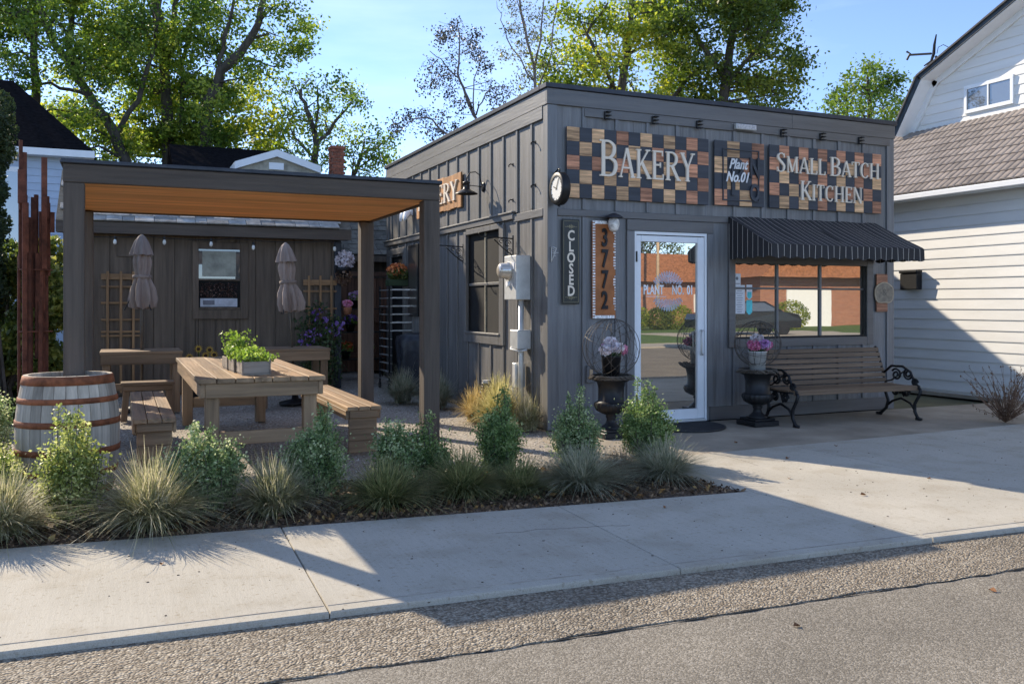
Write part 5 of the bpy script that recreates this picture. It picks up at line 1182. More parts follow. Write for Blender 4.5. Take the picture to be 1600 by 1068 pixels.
# antenna on the gambrel roof
ab = onplane(1470, 103, 0, XG); t = thing('roof_antenna', 'bent satellite dish arm and mast on the gambrel roof edge', 'antenna', ab); sc_ = 1/ (F_/ ((Vector((ab.x-CAMP[0], ab.y-CAMP[1]))).length*.86))
def ap_(px, py): return tuple(onplane(px, py, 0, XG)-ab)
q = MB(); q.tube([ap_(1472,104), ap_(1466,96), ap_(1462,88)], .022, 6); q.tube([ap_(1455,84), ap_(1422,90-4)], .02, 6); q.build('arm', M_iron, t)
q = MB(); q.tube([ap_(1463,54), ap_(1460,70), ap_(1459,84), ap_(1455,96), ap_(1444,103)], [.012,.025,.03,.025,.012], 6); q.build('dish_edge', M_iron, t)
q = MB(); q.tube([ap_(1464,84), ap_(1466,74), ap_(1474,70), ap_(1482,74), ap_(1485,77)], .006, 5); q.build('cable', M_iron, t); q = MB(); q.tube([ap_(1417,81), ap_(1422,84), ap_(1417,94)], .02, 6); q.build('receiver', M_iron, t)
# garage block hidden behind the bakery (its roof shades the white siding)
hb = thing('back_building', 'plain dark outbuilding standing hidden behind the bakery', 'building', (4.6,8.4,0)); q = MB(); q.box(-1.1,1.25,-1.3,1.2,0,4.6); q.build('wall', M_sideb, hb); q = MB(); q.box(-1.3,1.35,-1.55,1.4,4.601,4.9); q.build('roof', M_cap, hb)

# ------------------------------------------------------------------ left blue house, far house, chimney
lh = thing('blue_house', 'pale blue sided house with dark hip roof at the far left', 'house', (-9,13,0)); lo = Vector((-9,13,0)); M_dr = mat('dark_shingle', (.012,.0115,.013), 1.0, spec=0, nscale=12, var=.3, bump=.6, stretch=(1,1,1))
YL = 11.5; e0_ = onplane(30, 228, 1, YL); e1_ = onplane(148, 240, 1, YL); ez = (e0_.z+e1_.z)/2
q = MB(); q.box(-16, e1_.x-.25, YL+.35, YL+8, 0, ez-.05); q.map(lambda p: p-lo); lw = q.build('wall', M_blue_w, lh)
q0 = None
for i in range(14):
    zz = ez-.2-i*.15; 
    if q0 is None: q = MB(); q.add([(-16,0,0),(e1_.x-.25,0,0),(e1_.x-.25,0,.148),(-16,0,.148),(-16,-.018,0),(e1_.x-.25,-.018,0)], [(4,5,1,0),(4,3,2,5),(0,3,4),(1,5,2)]); ob = q.build('siding_board', M_blue_w, lw); q0 = ob.data
    else: ob = link('siding_board', q0, lw)
    ob.location = (9, YL+.349-13, zz)
q = MB(); q.box(e0_.x-3, e1_.x, YL, YL+.05, ez-.12, ez+.02); q.map(lambda p: p-lo); q.build('gutter', M_white, lh)
q = MB(); q.box(e0_.x-3, e1_.x-.02, YL+.051, YL+.35, ez-.12, ez-.1); q.map(lambda p: p-lo); q.build('soffit', M_white, lh)
wx0, wx1 = onplane(18, 300, 1, YL+.3).x, onplane(38, 300, 1, YL+.3).x; q = MB(); q.box(wx0-.5, wx1, YL+.30, YL+.34, ez-2.2, ez-.35); q.map(lambda p: p-lo); wq_ = q.build('window', M_white, lh); q = MB(); q.box(wx0-.45, wx1-.08, YL+.29, YL+.299, ez-2.1, ez-.45); q.map(lambda p: p-lo); q.build('pane', M_glass3, wq_)
rz_ = onplane(20, 125, 1, YL+3.5); q = MB(); zt_ = rz_.z
q.add([(-17,YL,ez),(e1_.x,YL,ez),(rz_.x,YL+3.6,zt_),(-17,YL+3.6,zt_),(e1_.x,YL+8,ez),(-17,YL+8,ez)], [(0,1,2,3),(1,4,2),(4,5,3,2),(0,3,5)]); q.map(lambda p: p-lo); q.build('roof', M_dr, lh)
fh = thing('far_house', 'dark roofed house with a beige gable rising behind the pergola', 'house', at(390, 440, 19.5)); fho = fh.location.copy()
YF = fho.y; a0, a1 = onplane(278, 270, 1, YF), onplane(500, 272, 1, YF); rt = onplane(280, 226, 1, YF+4); rt2 = onplane(450, 232, 1, YF+4)
q = MB(); q.add([(a0.x,YF,a0.z-.4),(a1.x,YF,a0.z-.4),(rt2.x,YF+4,rt.z),(a0.x,YF+4,rt.z),(a0.x,YF+8,a0.z-.4),(a1.x,YF+8,a0.z-.4)], [(0,1,2,3),(3,2,5,4),(1,5,2),(0,3,4)]); q.map(lambda p: p-fho); q.build('roof', M_dr, fh)
q = MB(); q.box(a0.x+.2, a1.x-.2, YF+.3, YF+7.6, -fho.z*0, a0.z-.42); q.map(lambda p: p-fho); q.build('wall', mat('beige', (.38,.35,.28), .8), fh)
ga_, gb_, gc_ = onplane(366, 263, 1, YF-1), onplane(432, 244, 1, YF-1), onplane(500, 270, 1, YF-1)
q = MB(); q.prism([(ga_.x,ga_.z-.6),(gc_.x,gc_.z-.6),(gc_.x,gc_.z),(gb_.x,gb_.z),(ga_.x,ga_.z)], YF-1, YF+3, lambda u, v, w_: (u, w_, v)); q.map(lambda p: p-fho); q.build('gable', MC['beige'], fh)
for p0, p1 in ((ga_, gb_), (gb_, gc_)):
    q = MB(); dd = (p1-p0).normalized(); q.prism([(p0.x,p0.z-.02),(p1.x,p1.z-.02),(p1.x,p1.z+.13),(p0.x,p0.z+.13)], YF-1.1, YF+3.1, lambda u, v, w_: (u, w_, v)); q.map(lambda p: p-fho); q.build('rake_board', M_white, fh)
c0, c1 = onplane(420, 254, 1, YF-1), onplane(443, 266, 1, YF-1); q = MB(); q.box(c0.x, c1.x, YF-1.04, YF-1.001, c1.z, c0.z); q.map(lambda p: p-fho); q.build('vent', M_white, fh)
ch = thing('brick_chimney', 'red brick chimney standing behind the shed roof', 'chimney', at(526, 330, 22)); PXc = 22/F_
q = MB(); q.box(-.15,.15,-.15,.15,-2,1.52); q.build('core', mat('mortar', (.28,.22,.18), .9), ch); bm_ = None
for r in range(20):
    for i in range(3):
        for (fx, rz) in ((0, 0), (1, PI/2)):
            if bm_ is None: q = MB(); q.box(-.052,.052,-.168,-.151,-.034,.034,.003); ob = q.build('brick', M_brick, ch); bm_ = ob.data
            else: ob = link('brick', bm_, ch)
            s_ = (-.108+i*.108) + (0.02 if r % 2 else -.02); z_ = 1.48-r*.078
            ob.rotation_euler = (0, 0, rz if fx == 0 else -PI/2); ob.location = (s_, 0, z_) if fx == 0 else (0, s_, z_)
q = MB(); q.box(-.185,.185,-.185,.185,1.521,1.60,.01); q.build('cap', M_brick, ch)

# ------------------------------------------------------------------ planting: shrubs and grasses of the bed
M_shr = leafmat('variegated_leaf', (.08,.13,.05), (.22,.30,.12), (.64,.66,.40), .3, .45, 9)
M_shr_y = leafmat('yellow_shrub_leaf', (.10,.14,.04), (.30,.34,.10), (.65,.64,.30), .4, .45, 7)
M_shr_d = leafmat('green_shrub_leaf', (.065,.11,.035), (.16,.24,.08), (.42,.48,.22), .35, .45, 8)
def shrub(lab, x, y, w2, h, seed, m=None, tips=4, n=3400, grp='shrubs in the front planting bed', nm='shrub', ls=.028, cat_='shrub'):
    t = thing(nm, lab, cat_, (x, y, 0), 0, grp); rg = np.random.default_rng(seed); r_w = [1.0,.86,1.1,.94][seed % 4]; m = m or M_shr; q = MB(); P = []; h *= 1.22; n = int(n*2.3); w2 *= r_w; ls *= .86; n = int(n*1.35)
    ns = 46
    for k in range(ns):
        a = rg.uniform(0, 2*PI); rad = w2*math.sqrt(rg.uniform(0,1)); tx, ty = rad*math.cos(a), rad*math.sin(a)*.9
        hh = h*(.55+.45*math.sqrt(max(0, 1-(rad/w2)**2)))*rg.uniform(.72, .98)
        if k < tips: hh = h*rg.uniform(1.05, 1.28); tx *= .6; ty *= .6
        b0 = (tx*.2, ty*.2, 0); b1 = (tx*.9, ty*.9, hh*.5); b2 = (tx+rg.normal()*.02, ty+rg.normal()*.02, hh); q.tube([b0, b1, b2], [.007,.005,.002], 4)
        cnt = n//ns
        for j in range(cnt):
            s_ = rg.uniform(.08, 1)**.75; 
            c_ = [b0[i]+(b1[i]-b0[i])*s_*2 if s_ < .5 else b1[i]+(b2[i]-b1[i])*(s_*2-1) for i in range(3)]
            sp_ = .042 if not (k < tips and s_ > .75) else .016
            P.append([c_[0]+rg.normal()*sp_, c_[1]+rg.normal()*sp_, max(.01, c_[2]+rg.normal()*sp_*.8)])
    q.build('stem', M_twig, t); V, Fq = leaves(np.array(P), ls, .2, .6, rg); npmesh('foliage', V, Fq, m, t); return t
def grass(lab, x, y, r, h, seed, m, n=700, lean=(0,0), nm='ornamental_grass', grp='ornamental grass tufts in the bed', wd=.0035):
    rg = np.random.default_rng(seed); K = 7; r *= 1.4; h *= .86; n = int(n*2.1); wd *= .72; a = rg.uniform(0, 2*PI, n); out_ = rg.uniform(.02, 1, n)**.62; L_ = rg.uniform(.5, 1.12, n)*np.where(rg.random(n) < .05, 1.2, 1); b0 = rg.normal(size=(n,2))*.035
    rg_c = rg.uniform(-.4, 1, n); bend = rg.uniform(.55, 1.35, n); ts = np.linspace(0, 1, K); V = np.zeros((n, K, 2, 3)); dirx, diry = np.cos(a), np.sin(a)
    for k, s_ in enumerate(ts):
        wob = np.sin(a*7+L_*30); cv = wob*.035*s_**2; rad = r*out_*L_*(s_**(1.15+.35*rg_c)); hz = h*L_*(s_*(1.15-.25*out_) - bend*out_**1.6*.75*s_**2.2)
        cx_ = b0[:,0]+dirx*rad+lean[0]*s_-diry*cv; cy_ = b0[:,1]+diry*rad+lean[1]*s_+dirx*cv; ww_ = wd*(1-s_)**.6+.0006
        V[:,k,0] = np.stack([cx_-diry*ww_, cy_+dirx*ww_, np.maximum(hz, .004)], -1); V[:,k,1] = np.stack([cx_+diry*ww_, cy_-dirx*ww_, np.maximum(hz, .004)], -1)
    V = V.reshape(-1,3); base = (np.arange(n)*K*2)[:,None]; fs = []
    for k in range(K-1): fs.append(np.stack([base[:,0]+2*k, base[:,0]+2*k+1, base[:,0]+2*k+3, base[:,0]+2*k+2], -1))
    o = npmesh(nm, V, np.concatenate(fs), m, loc=(x, y, 0)); return tag(o, lab, 'grass', grp)
MG = {'straw': leafmat('straw_grass', (.13,.14,.06), (.30,.29,.16), (.56,.50,.36), .35, .6, 14), 'green': leafmat('green_grass', (.08,.10,.035), (.18,.20,.08), (.42,.37,.18), .35, .6, 14),
      'blue': leafmat('blue_grass', (.13,.15,.09), (.29,.29,.20), (.50,.46,.34), .35, .6, 14), 'gold': leafmat('gold_grass', (.20,.19,.07), (.42,.38,.17), (.62,.56,.33), .4, .6, 14)}
shrub('upright twin topped shrub right in front of the barrel', -4.52,-2.45,.20,.48,1,M_shr_y,7,3400)
shrub('bright variegated shrub with a tall tip left of centre in the bed', -3.72,-2.45,.23,.42,2,M_shr,4,4200)
shrub('rounded blue green shrub before the right picnic bench', -2.98,-2.30,.21,.44,3,M_shr,4,4200)
shrub('low loose shrub left of the right front pergola post', -2.36,-2.15,.17,.38,4,M_shr,3,2400)
shrub('small dark shrub at the foot of the right front pergola post', -2.08,-2.05,.15,.36,14,M_shr_d,3,1800)
shrub('dense green shrub right of the front pergola post', -1.50,-2.15,.19,.46,5,M_shr_d,5,4000)
shrub('shrub with thin tall sprigs in front of the building corner', -.78,-2.12,.17,.46,6,M_shr,4,3000)
shrub('large round green shrub in front of the glass door', -.10,-2.12,.20,.50,7,M_shr_d,4,4600)
shrub('pale shrub at the far left edge of the bed behind the grass', -5.02,-2.15,.20,.36,8,M_shr_y,3,2600)
shrub('bluish shrub on the left behind the barrel', -5.35,-.5,.38,.62,9,M_shr,5,5000)
shrub('bluish shrub at the left edge under the rusty sculpture', -5.7,.6,.42,.66,10,M_shr,5,4500)
shrub('yellow tipped shrub at the left edge beside the barrel', -5.15,-1.55,.24,.40,11,M_shr_y,4,2800)
grass('large straw coloured fountain grass in front of the plank bench', -4.08,-2.80,.42,.50,21,MG['straw'],1000)
grass('straw grass cut by the left edge of the picture', -4.90,-2.70,.38,.46,22,MG['straw'],900)
grass('golden green grass tuft at the front edge left of centre', -3.33,-2.72,.32,.42,23,MG['straw'],850)
grass('green grass tuft before the low loose shrub', -2.62,-2.82,.36,.36,24,MG['green'],850)
grass('dark green grass mound in front of the pergola post', -2.02,-2.72,.34,.36,25,MG['green'],1000)
grass('green grass spilling between post and dense shrub', -1.60,-2.78,.30,.28,28,MG['green'],700)
grass('wide grey green grass mound near the bed end', -1.13,-2.84,.42,.36,26,MG['blue'],1100)
grass('silver blue grass tuft at the right tip of the bed', -.38,-2.80,.36,.36,27,MG['blue'],900)
grass('short reddish grass beside the round green shrub', -.55,-2.45,.22,.22,29,leafmat('bronze_grass', (.12,.07,.04), (.22,.14,.08), (.35,.28,.16), .3, .6, 14),350)
grass('golden grass mound under the electric meter', -.40,.42,.31,.62,31,MG['gold'],1700,(0,0),grp='grasses along the side wall')
grass('orange tinged grass left of the golden mound', -.46,.98,.24,.46,32,leafmat('orange_grass', (.22,.16,.06), (.40,.30,.13), (.58,.48,.27), .4, .6, 14),700,grp='grasses along the side wall')
grass('small grass clump at the building corner base', -.20,.10,.18,.40,33,MG['straw'],500,grp='grasses along the side wall')
grass('blue fescue tuft by the side wall behind the drain elbow', -.42,2.45,.32,.52,34,MG['blue'],900,grp='grasses along the side wall')
grass('blue fescue tuft beside the pergola post near the barbecue', -.68,3.2,.34,.52,35,MG['blue'],900,grp='grasses along the side wall')
# dry twiggy shrub at the right edge
t = thing('twiggy_bush', 'dry reddish twiggy bush at the right edge of the forecourt', 'bush', (5.15,-1.55,0)); q = MB(); P = []
for k in range(90):
    a = rng.uniform(0, 2*PI); tl = rng.uniform(.1,.95); L_ = rng.uniform(.3,.62); p = Vector((0,0,0)); pts = [p.copy()]; d = Vector((math.cos(a)*tl, math.sin(a)*tl, .75)).normalized()
    for s_ in range(5): d = (d+Vector((rng.gauss(0,.12), rng.gauss(0,.12), rng.gauss(0,.1)))).normalized(); p = p+d*L_/5*1.2; pts.append(p.copy()); P += [tuple(p+Vector((rng.gauss(0,.012),)*3)) for _ in range(5)]
    q.tube(pts, [.006,.005,.004,.003,.002,.0015], 4)
q.build('twigs', mat('red_twig', (.16,.09,.055), .8), t); V, Fq = leaves(np.array(P), .026, .2, .5); npmesh('leaves', V, Fq, leafmat('dry_bush', (.10,.06,.04), (.22,.15,.10), (.35,.28,.2), .3, .6, 20), t)

# ------------------------------------------------------------------ trees
def tree(name, lab, D, limbs, clumps, m, mb, seed, dens=1.0, ls=.13, grp='trees behind the buildings', twig=True, sub=.30, droop=0, extra=(), tk=.85):
    """limbs: list of (points[(px,py)], r0, r1) seen at depth D; clumps: (px,py,rpx[,weight])"""
    rg = np.random.default_rng(seed); r_ = random.Random(seed); foot = at(limbs[0][0][0][0], HY+H_*F_/D, D); foot.z = 0
    t = thing(name, lab, 'tree', foot, 0, grp); q = MB(); nodes = []
    for li, (pts, r0, r1) in enumerate(limbs):
        W = [at(px, py, D) for px, py in pts]; dz_ = r_.uniform(-1.2, 1.2)*(0 if li == 0 else 1)
        for i in range(1, len(W)):
            k = i/(len(W)-1); W[i] += Vector((XB[1], YB[1], 0))*dz_*k
        if li == 0: W[0].z = min(W[0].z, 0)
        F2 = []
        for i in range(len(W)-1):
            for j in range(3): F2.append(W[i].lerp(W[i+1], j/3)+Vector([r_.gauss(0, .03) for _ in range(3)])*(j > 0))
        F2.append(W[-1]); nn = len(F2); rs = [(r0+(r1-r0)*i/(nn-1))*tk for i in range(nn)]; q.tube([p-foot for p in F2], rs, 8); nodes += [(p, rr) for p, rr in zip(F2, rs)]
    P = []
    for cl in clumps:
        if cl[1] < -45 or cl[0] < -45: continue
        px, py, rp = cl[:3]; wt = cl[3] if len(cl) > 3 else 1; c = at(px, py, D+r_.uniform(-1.2, 1.5)); R_ = rp*D/F_
        near = min(nodes, key=lambda nr: (nr[0]-c).length+ (0 if nr[0].z < c.z else .8)); mid = near[0].lerp(c, .5)+Vector((r_.gauss(0,.15), r_.gauss(0,.15), r_.uniform(0,.35)-droop))
        rr = min(near[1]*.55, .035+.014*(near[0]-c).length)*tk; q.tube([near[0]-foot, mid-foot, c-foot], [rr, rr*.6, rr*.3], 6)
        ns = max(4, int(9*wt*(R_/sub)**1.7*.30))
        for k in range(ns):
            v = rg.normal(size=3); v /= np.linalg.norm(v); v *= R_*rg.uniform(.25, 1)**.6; v[2] *= .85; s_ = Vector(c)+Vector(v)
            if twig: q.tube([c-foot, (c.lerp(s_, .55)+Vector((0,0,.06)))-foot, s_-foot], [rr*.28, rr*.18, .006], 4)
            nl = int(78*dens*rg.uniform(.5, 1.4)); sp_ = sub*rg.uniform(.5,1.0); A = rg.normal(size=(nl,3))*np.array([sp_,sp_,sp_*.6])*.8
            if droop: A[:,2] -= np.abs(rg.normal(size=nl))*droop
            P.append(A+np.array(s_-foot))
    for c, R_, n in extra:
        v = rg.normal(size=(n,3)); v /= np.linalg.norm(v, axis=1)[:,None]; v *= R_*rg.uniform(0,1,n)[:,None]**.4; P.append(v+np.array(c)-np.array(foot)); near = min(nodes, key=lambda nr: (nr[0]-Vector(c)).length); q.tube([near[0]-foot, Vector(c)-foot], [near[1]*.5, .03], 6)
    q.build('trunk', mb, t, smooth=True); P = np.concatenate(P); V, Fq = leaves(P, ls*.74, -.2, .62, rg); npmesh('crown', V, Fq, m, t); return t
ML1 = leafmat('maple_leaf', (.05,.095,.02), (.13,.20,.035), (.33,.37,.07), .5, .5, .7)
ML2 = leafmat('yellowing_leaf', (.08,.13,.022), (.22,.28,.045), (.50,.47,.08), .5, .5, .8)
ML3 = leafmat('dark_green_leaf', (.04,.07,.016), (.09,.13,.026), (.21,.23,.04), .45, .5, .8)
ML4 = leafmat('birch_leaf', (.03,.035,.035), (.05,.055,.05), (.09,.085,.06), .25, .5, 2)
def cloud(x0, x1, y0, y1, n, r0, r1, seed, f=None):
    r_ = random.Random(seed); o = []
    k = 0
    while len(o) < n and k < 5000:
        k += 1; x, y = r_.uniform(x0, x1), r_.uniform(y0, y1)
        if f and not f(x, y): continue
        o.append((x, y, r_.uniform(r0, r1)))
    return o
tree('maple_tree', 'big maple with a leaning forked trunk at the upper left', 23, [([(205,470),(196,250),(165,185),(120,120),(85,70),(60,0),(40,-80)],.19,.06), ([(150,165),(118,140),(60,120),(0,130)],.08,.03), ([(120,120),(112,60),(125,0),(135,-80)],.12,.05), ([(196,250),(170,215),(205,150),(225,60),(230,-60)],.11,.05), ([(40,250),(45,150),(30,60),(28,-60)],.16,.08)],
     cloud(-40,240,-40,110,27,30,60,1, lambda x, y: not(35 < x < 110 and 40 < y < 110))+cloud(60,200,150,250,9,26,44,2), ML1, M_bark, 41, 1.15, .14, sub=.36, extra=[((-5.5,15.2,9.75),.42,5200),((-5.3,14.8,9.0),.5,4200)])
tree('ash_tree', 'tall straight trunked tree in the middle of the left group', 25, [([(262,470),(262,200),(258,120),(255,50),(240,0),(236,-90)],.22,.08), ([(258,110),(272,60),(285,0),(290,-80)],.12,.05), ([(255,60),(235,20),(215,-30)],.07,.03), ([(285,200),(284,100),(300,40),(345,0)],.09,.03)],
     cloud(170,350,-40,130,19,28,50,3)+cloud(190,340,140,240,13,26,44,4), ML1, M_bark, 42, 1.1, .15, sub=.36)
tree('forked_tree', 'tree with a long limb sweeping up right against the sky', 24, [([(322,470),(322,170),(345,110),(375,85),(400,45),(412,0),(420,-80)],.2,.07), ([(345,110),(348,60),(362,10),(370,-60)],.08,.03), ([(355,100),(385,92),(430,105)],.05,.02), ([(340,130),(375,130),(400,125)],.04,.015)],
     [(430,55,30),(460,40,26),(478,58,20,.8),(445,85,30),(410,95,26),(395,120,22,.8),(425,15,26),(455,5,22),(350,30,34),(330,70,34),(372,0,34),(395,-40,44),(440,-50,44),(355,150,26),(330,165,36),(310,130,30),(395,62,16,.6),(470,82,14,.7)], ML1, M_bark, 43, 1.0, .14, sub=.34)
tree('low_yellow_tree', 'yellow green tree showing low between the left roofs', 26, [([(330,470),(340,260),(350,220)],.16,.06)], cloud(60,440,135,250,26,28,44,12)+[(300,235,40),(330,215,34),(370,200,38),(395,175,26),(400,215,38),(430,200,32),(350,240,36),(270,225,40),(235,200,36),(420,235,30)], ML2, M_bark, 44, 1.1, .17, sub=.4)
tree('walnut_tree', 'open crowned tree behind the brick chimney', 24, [([(492,470),(490,260),(492,210),(478,170),(470,140)],.14,.05), ([(492,235),(520,190),(545,155)],.07,.03), ([(492,210),(505,175),(510,150)],.05,.02), ([(490,245),(460,215),(448,180)],.05,.02), ([(540,300),(560,240),(590,215)],.08,.03)],
     [(455,150,24),(475,130,20),(505,140,22),(530,132,20),(548,150,20),(555,165,15),(520,170,24),(490,175,24),(450,180,26),(440,205,26),(475,210,26),(510,205,26),(545,195,24),(555,225,22),(590,210,22),(605,222,16),(600,245,16),(570,250,24),(530,245,28),(490,250,30),(455,240,28),(620,262,16),(580,270,26)], ML1, M_bark, 45, .75, .13, sub=.34)
tree('birch_tree', 'sparse dark birch against the sky behind the bakery roof', 18, [([(745,470),(744,185),(728,150),(715,115),(718,70),(714,35)],.07,.015), ([(738,170),(720,130),(700,115),(678,100)],.035,.01), ([(744,185),(740,150),(748,110),(752,80)],.03,.01), ([(735,280),(700,210),(665,180),(640,185),(622,195)],.05,.01), ([(744,180),(760,150),(790,145)],.03,.01)],
     [(716,35,12,1.4),(700,42,12,1.2),(735,50,12,1.2),(690,55,12),(715,85,16),(735,70,10),(675,95,14,1.3),(690,110,16,1.2),(712,112,12),(745,80,12,1.2),(756,92,10,1.3),(700,135,14),(670,125,10),(775,150,14),(790,140,12),(765,130,8),(628,180,13,1.3),(645,175,14,1.3),(670,175,15,1.2),(695,180,14,1.2),(665,200,13),(690,205,12),(710,190,10),(616,195,9,1.2),(640,250,6),(720,160,8)], ML4, M_birch, 46, .55, .075, sub=.17, droop=.14, tk=.6)
tree('bare_birch', 'half bare pale tree left of the big yellowing tree', 24, [([(845,470),(843,200),(835,110),(820,40),(805,-30),(800,-80)],.10,.03), ([(835,110),(845,50),(848,-20)],.06,.02), ([(838,130),(800,75),(782,30),(776,0)],.04,.01), ([(820,50),(808,10),(790,-20)],.03,.01), ([(840,150),(862,80),(872,0),(875,-60)],.05,.02)],
     [(800,40,20,.9),(820,15,24,.9),(845,20,26),(790,80,14,.8),(815,75,24),(840,65,24),(800,0,20,.8),(850,100,26),(825,110,22),(812,130,18)], leafmat('pale_leaf', (.05,.06,.04), (.10,.115,.06), (.2,.2,.1), .4, .5, 1), M_birch, 47, .6, .09, sub=.26, tk=.6)
tree('yellowing_tree', 'broad yellowing tree rising over the middle of the bakery roof', 25, [([(965,470),(960,200),(975,110),(985,40),(990,-60)],.2,.07), ([(1030,470),(1040,160),(1090,105),(1130,70)],.1,.04), ([(960,140),(915,60),(945,20)],.08,.03)],
     cloud(880,1060,15,190,28,26,44,5)+[(900,40,26),(930,10,30),(960,-20,34),(1010,-20,30),(860,100,20),(860,150,20),(1040,15,26),(1000,30,32)], ML2, M_bark, 48, 1.2, .16, sub=.38)
tree('dark_maple', 'dense darker green tree behind the right half of the bakery', 25, [([(1130,470),(1130,160),(1140,80),(1150,10),(1150,-60)],.2,.07), ([(1130,140),(1180,80),(1210,30)],.09,.03), ([(1130,120),(1080,50),(1060,-20)],.09,.03)],
     cloud(1040,1215,-40,170,34,28,46,6, lambda x, y: x < 1235-max(0, y-120)*.2)+[(1222,20,16),(1215,60,20),(1240,105,22),(1225,85,20),(1205,140,28),(1235,130,16),(1180,150,30),(1252,98,10),(1228,8,8)], ML3, M_bark, 49, 1.2, .16, sub=.38)
tree('round_tree', 'small rounded green tree above the right end of the bakery', 30, [([(1362,470),(1360,200),(1358,150),(1355,120)],.14,.05)], [(1355,118,22),(1330,135,24),(1385,130,24),(1405,150,22),(1312,160,20),(1345,155,30),(1380,165,30),(1310,178,18),(1335,182,24),(1410,178,18),(1360,105,14),(1400,125,14),(1398,195,22)], leafmat('fresh_leaf', (.04,.08,.015), (.10,.16,.03), (.20,.26,.05), .45, .5, .8), M_bark, 50, 1.1, .16, sub=.36)
# hedge and cedar at the left edge
def bush(name, lab, D, clumps, m, seed, ls=.07, dens=120, catn='hedge'):
    rg = np.random.default_rng(seed); foot = at(clumps[0][0], HY+H_*F_/D, D); foot.z = 0; t = thing(name, lab, catn, foot); P = []; q = MB()
    for (px, py, rp) in clumps:
        c = at(px, py, D+rg.uniform(-.3,.4)); R_ = rp*D/F_; q.tube([(rg.normal()*.1, rg.normal()*.1, 0), (c-foot)*.5, c-foot], [.03,.02,.01], 5); n = int(dens*(R_/.3)**2.2); v = rg.normal(size=(n,3)); v /= np.linalg.norm(v, axis=1)[:,None]; v *= R_*rg.uniform(.3,1.05,n)[:,None]**.5; P.append(v+np.array(c-foot))
    q.build('stem', M_bark, t); P = np.concatenate(P); P = P[P[:,2] > .02]; V, Fq = leaves(P, ls, -.1, .6, rg); npmesh('foliage', V, Fq, m, t)
bush('leafy_hedge', 'sunlit broad leaved hedge behind the rusty sculpture', 10.5, cloud(-60,104,415,650,46,26,38,7)+[(20,400,26),(60,395,22),(85,390,22),(45,410,26)], leafmat('hedge_leaf', (.05,.075,.02), (.13,.165,.04), (.38,.37,.10), .45, .4, 3), 51, .08, 1100)
bush('cedar_tree', 'dark columnar cedar at the far left edge', 9.6, [(-30+rng.uniform(-14,22), 170+i*16, 34) for i in range(20)]+[(-5,300,18),(-2,350,20),(0,250,14)], leafmat('cedar', (.015,.03,.012), (.035,.055,.02), (.08,.10,.035), .25, .6, 4), 52, .05, 1700, 'tree')
# fallen leaves on the concrete
lf = None
for i, (x, y, wd) in enumerate(((-4.05,-3.62,'left slab of the sidewalk'),(.62,-3.85,'shaded slab right of the bed'),(.55,-3.15,'slab beside the bed tip'),(1.55,-3.6,'sunlit slab'),(1.15,-2.45,'edge of the lit wedge'),(-.35,-5.62,'asphalt edge'),(-1.55,-5.6,'asphalt'),(2.05,-2.1,'far shaded slab'),(2.35,-3.9,'right hand sunlit slab'),(-.9,-3.6,'slab in front of the blue grass'),(.95,-.98,'forecourt by the mat'),(1.3,-1.55,'forecourt left of the second urn'))):
    lab = 'curled brown fallen leaf on the '+wd
    if lf is None:
        q = MB(); q.add([(0,-.02,.004),(.012,-.008,.014),(.02,.006,.02),(.004,.024,.006),(-.016,.012,.018),(-.014,-.006,.008),(0,0,.003)], [(6,0,1),(6,1,2),(6,2,3),(6,3,4),(6,4,5),(6,5,0)]); ob = q.build('fallen_leaf', mat('dead_leaf', (.22,.10,.04), .8), None); lf = ob
    else: ob = lf.copy(); C.objects.link(ob)
    tag(ob, lab, 'leaf', 'fallen leaves on the pavement'); ob.location = (x, y, .001 if y > -5 else -.034); ob.rotation_euler = (0, 0, i*1.3); s_ = .7+.5*((i*37) % 10)/10; ob.scale = (s_,)*3

# ------------------------------------------------------------------ across the street (seen in the glass)
q = MB(); q.box(-60,80,-17.6,-15.4,-.05,.0); q.build('far_sidewalk', M_con, kind='structure')
q = MB(); q.box(-60,80,-60,-17.62,-.05,.02); q.build('far_lawn', M_lawn, kind='structure')
q = MB(); q.box(17,27,-26,-17.6,-.04,.035); q.build('driveway', M_con, kind='structure')
bh = thing('brick_bungalow', 'red brick bungalow across the road seen in the door glass', 'house', (31,-43,0)); bh.scale = (1.25,1,.84)
mbk, n, l, b_ = newmat('far_brick'); g_ = n.new('ShaderNodeNewGeometry'); sp = n.new('ShaderNodeSeparateXYZ'); cb = n.new('ShaderNodeCombineXYZ'); l(g_.outputs['Position'], sp.inputs[0]); l(sp.outputs[0], cb.inputs[0]); l(sp.outputs[2], cb.inputs[1])
bt = n.new('ShaderNodeTexBrick'); bt.inputs['Scale'].default_value = 1; bt.inputs['Brick Width'].default_value = .22; bt.inputs['Row Height'].default_value = .075; bt.inputs['Mortar Size'].default_value = .006; bt.inputs['Color1'].default_value = (.26,.09,.05,1); bt.inputs['Color2'].default_value = (.36,.14,.075,1); bt.inputs['Mortar'].default_value = (.38,.33,.28,1)
l(cb.outputs[0], bt.inputs['Vector']); l(bt.outputs[0], b_.inputs['Base Color']); b_.inputs['Roughness'].default_value = .9
q = MB(); q.box(-9,3.2,-4,4,0,3.3); wb_ = q.build('wall', mbk, bh); q = MB(); q.box(3.2,8,-4,5.6,0,3.3); q.build('wall', mbk, bh)
q = MB(); q.prism([(-9.6,3.3),(8.6,3.3),(8.6,3.45),(4,5.4),(-5,5.4),(-9.6,3.45)], -4.6, 4.5, lambda u, v, w_: (u, w_, v)); q.build('roof', mat('rust_roof', (.28,.12,.06), .9, nscale=8, var=.3, bump=.4), bh)
q = MB(); q.prism([(2.6,3.2),(8.6,3.2),(5.6,5.2)], 5.0, 6.2, lambda u, v, w_: (u, w_, v)); q.build('gable', M_dr, bh)
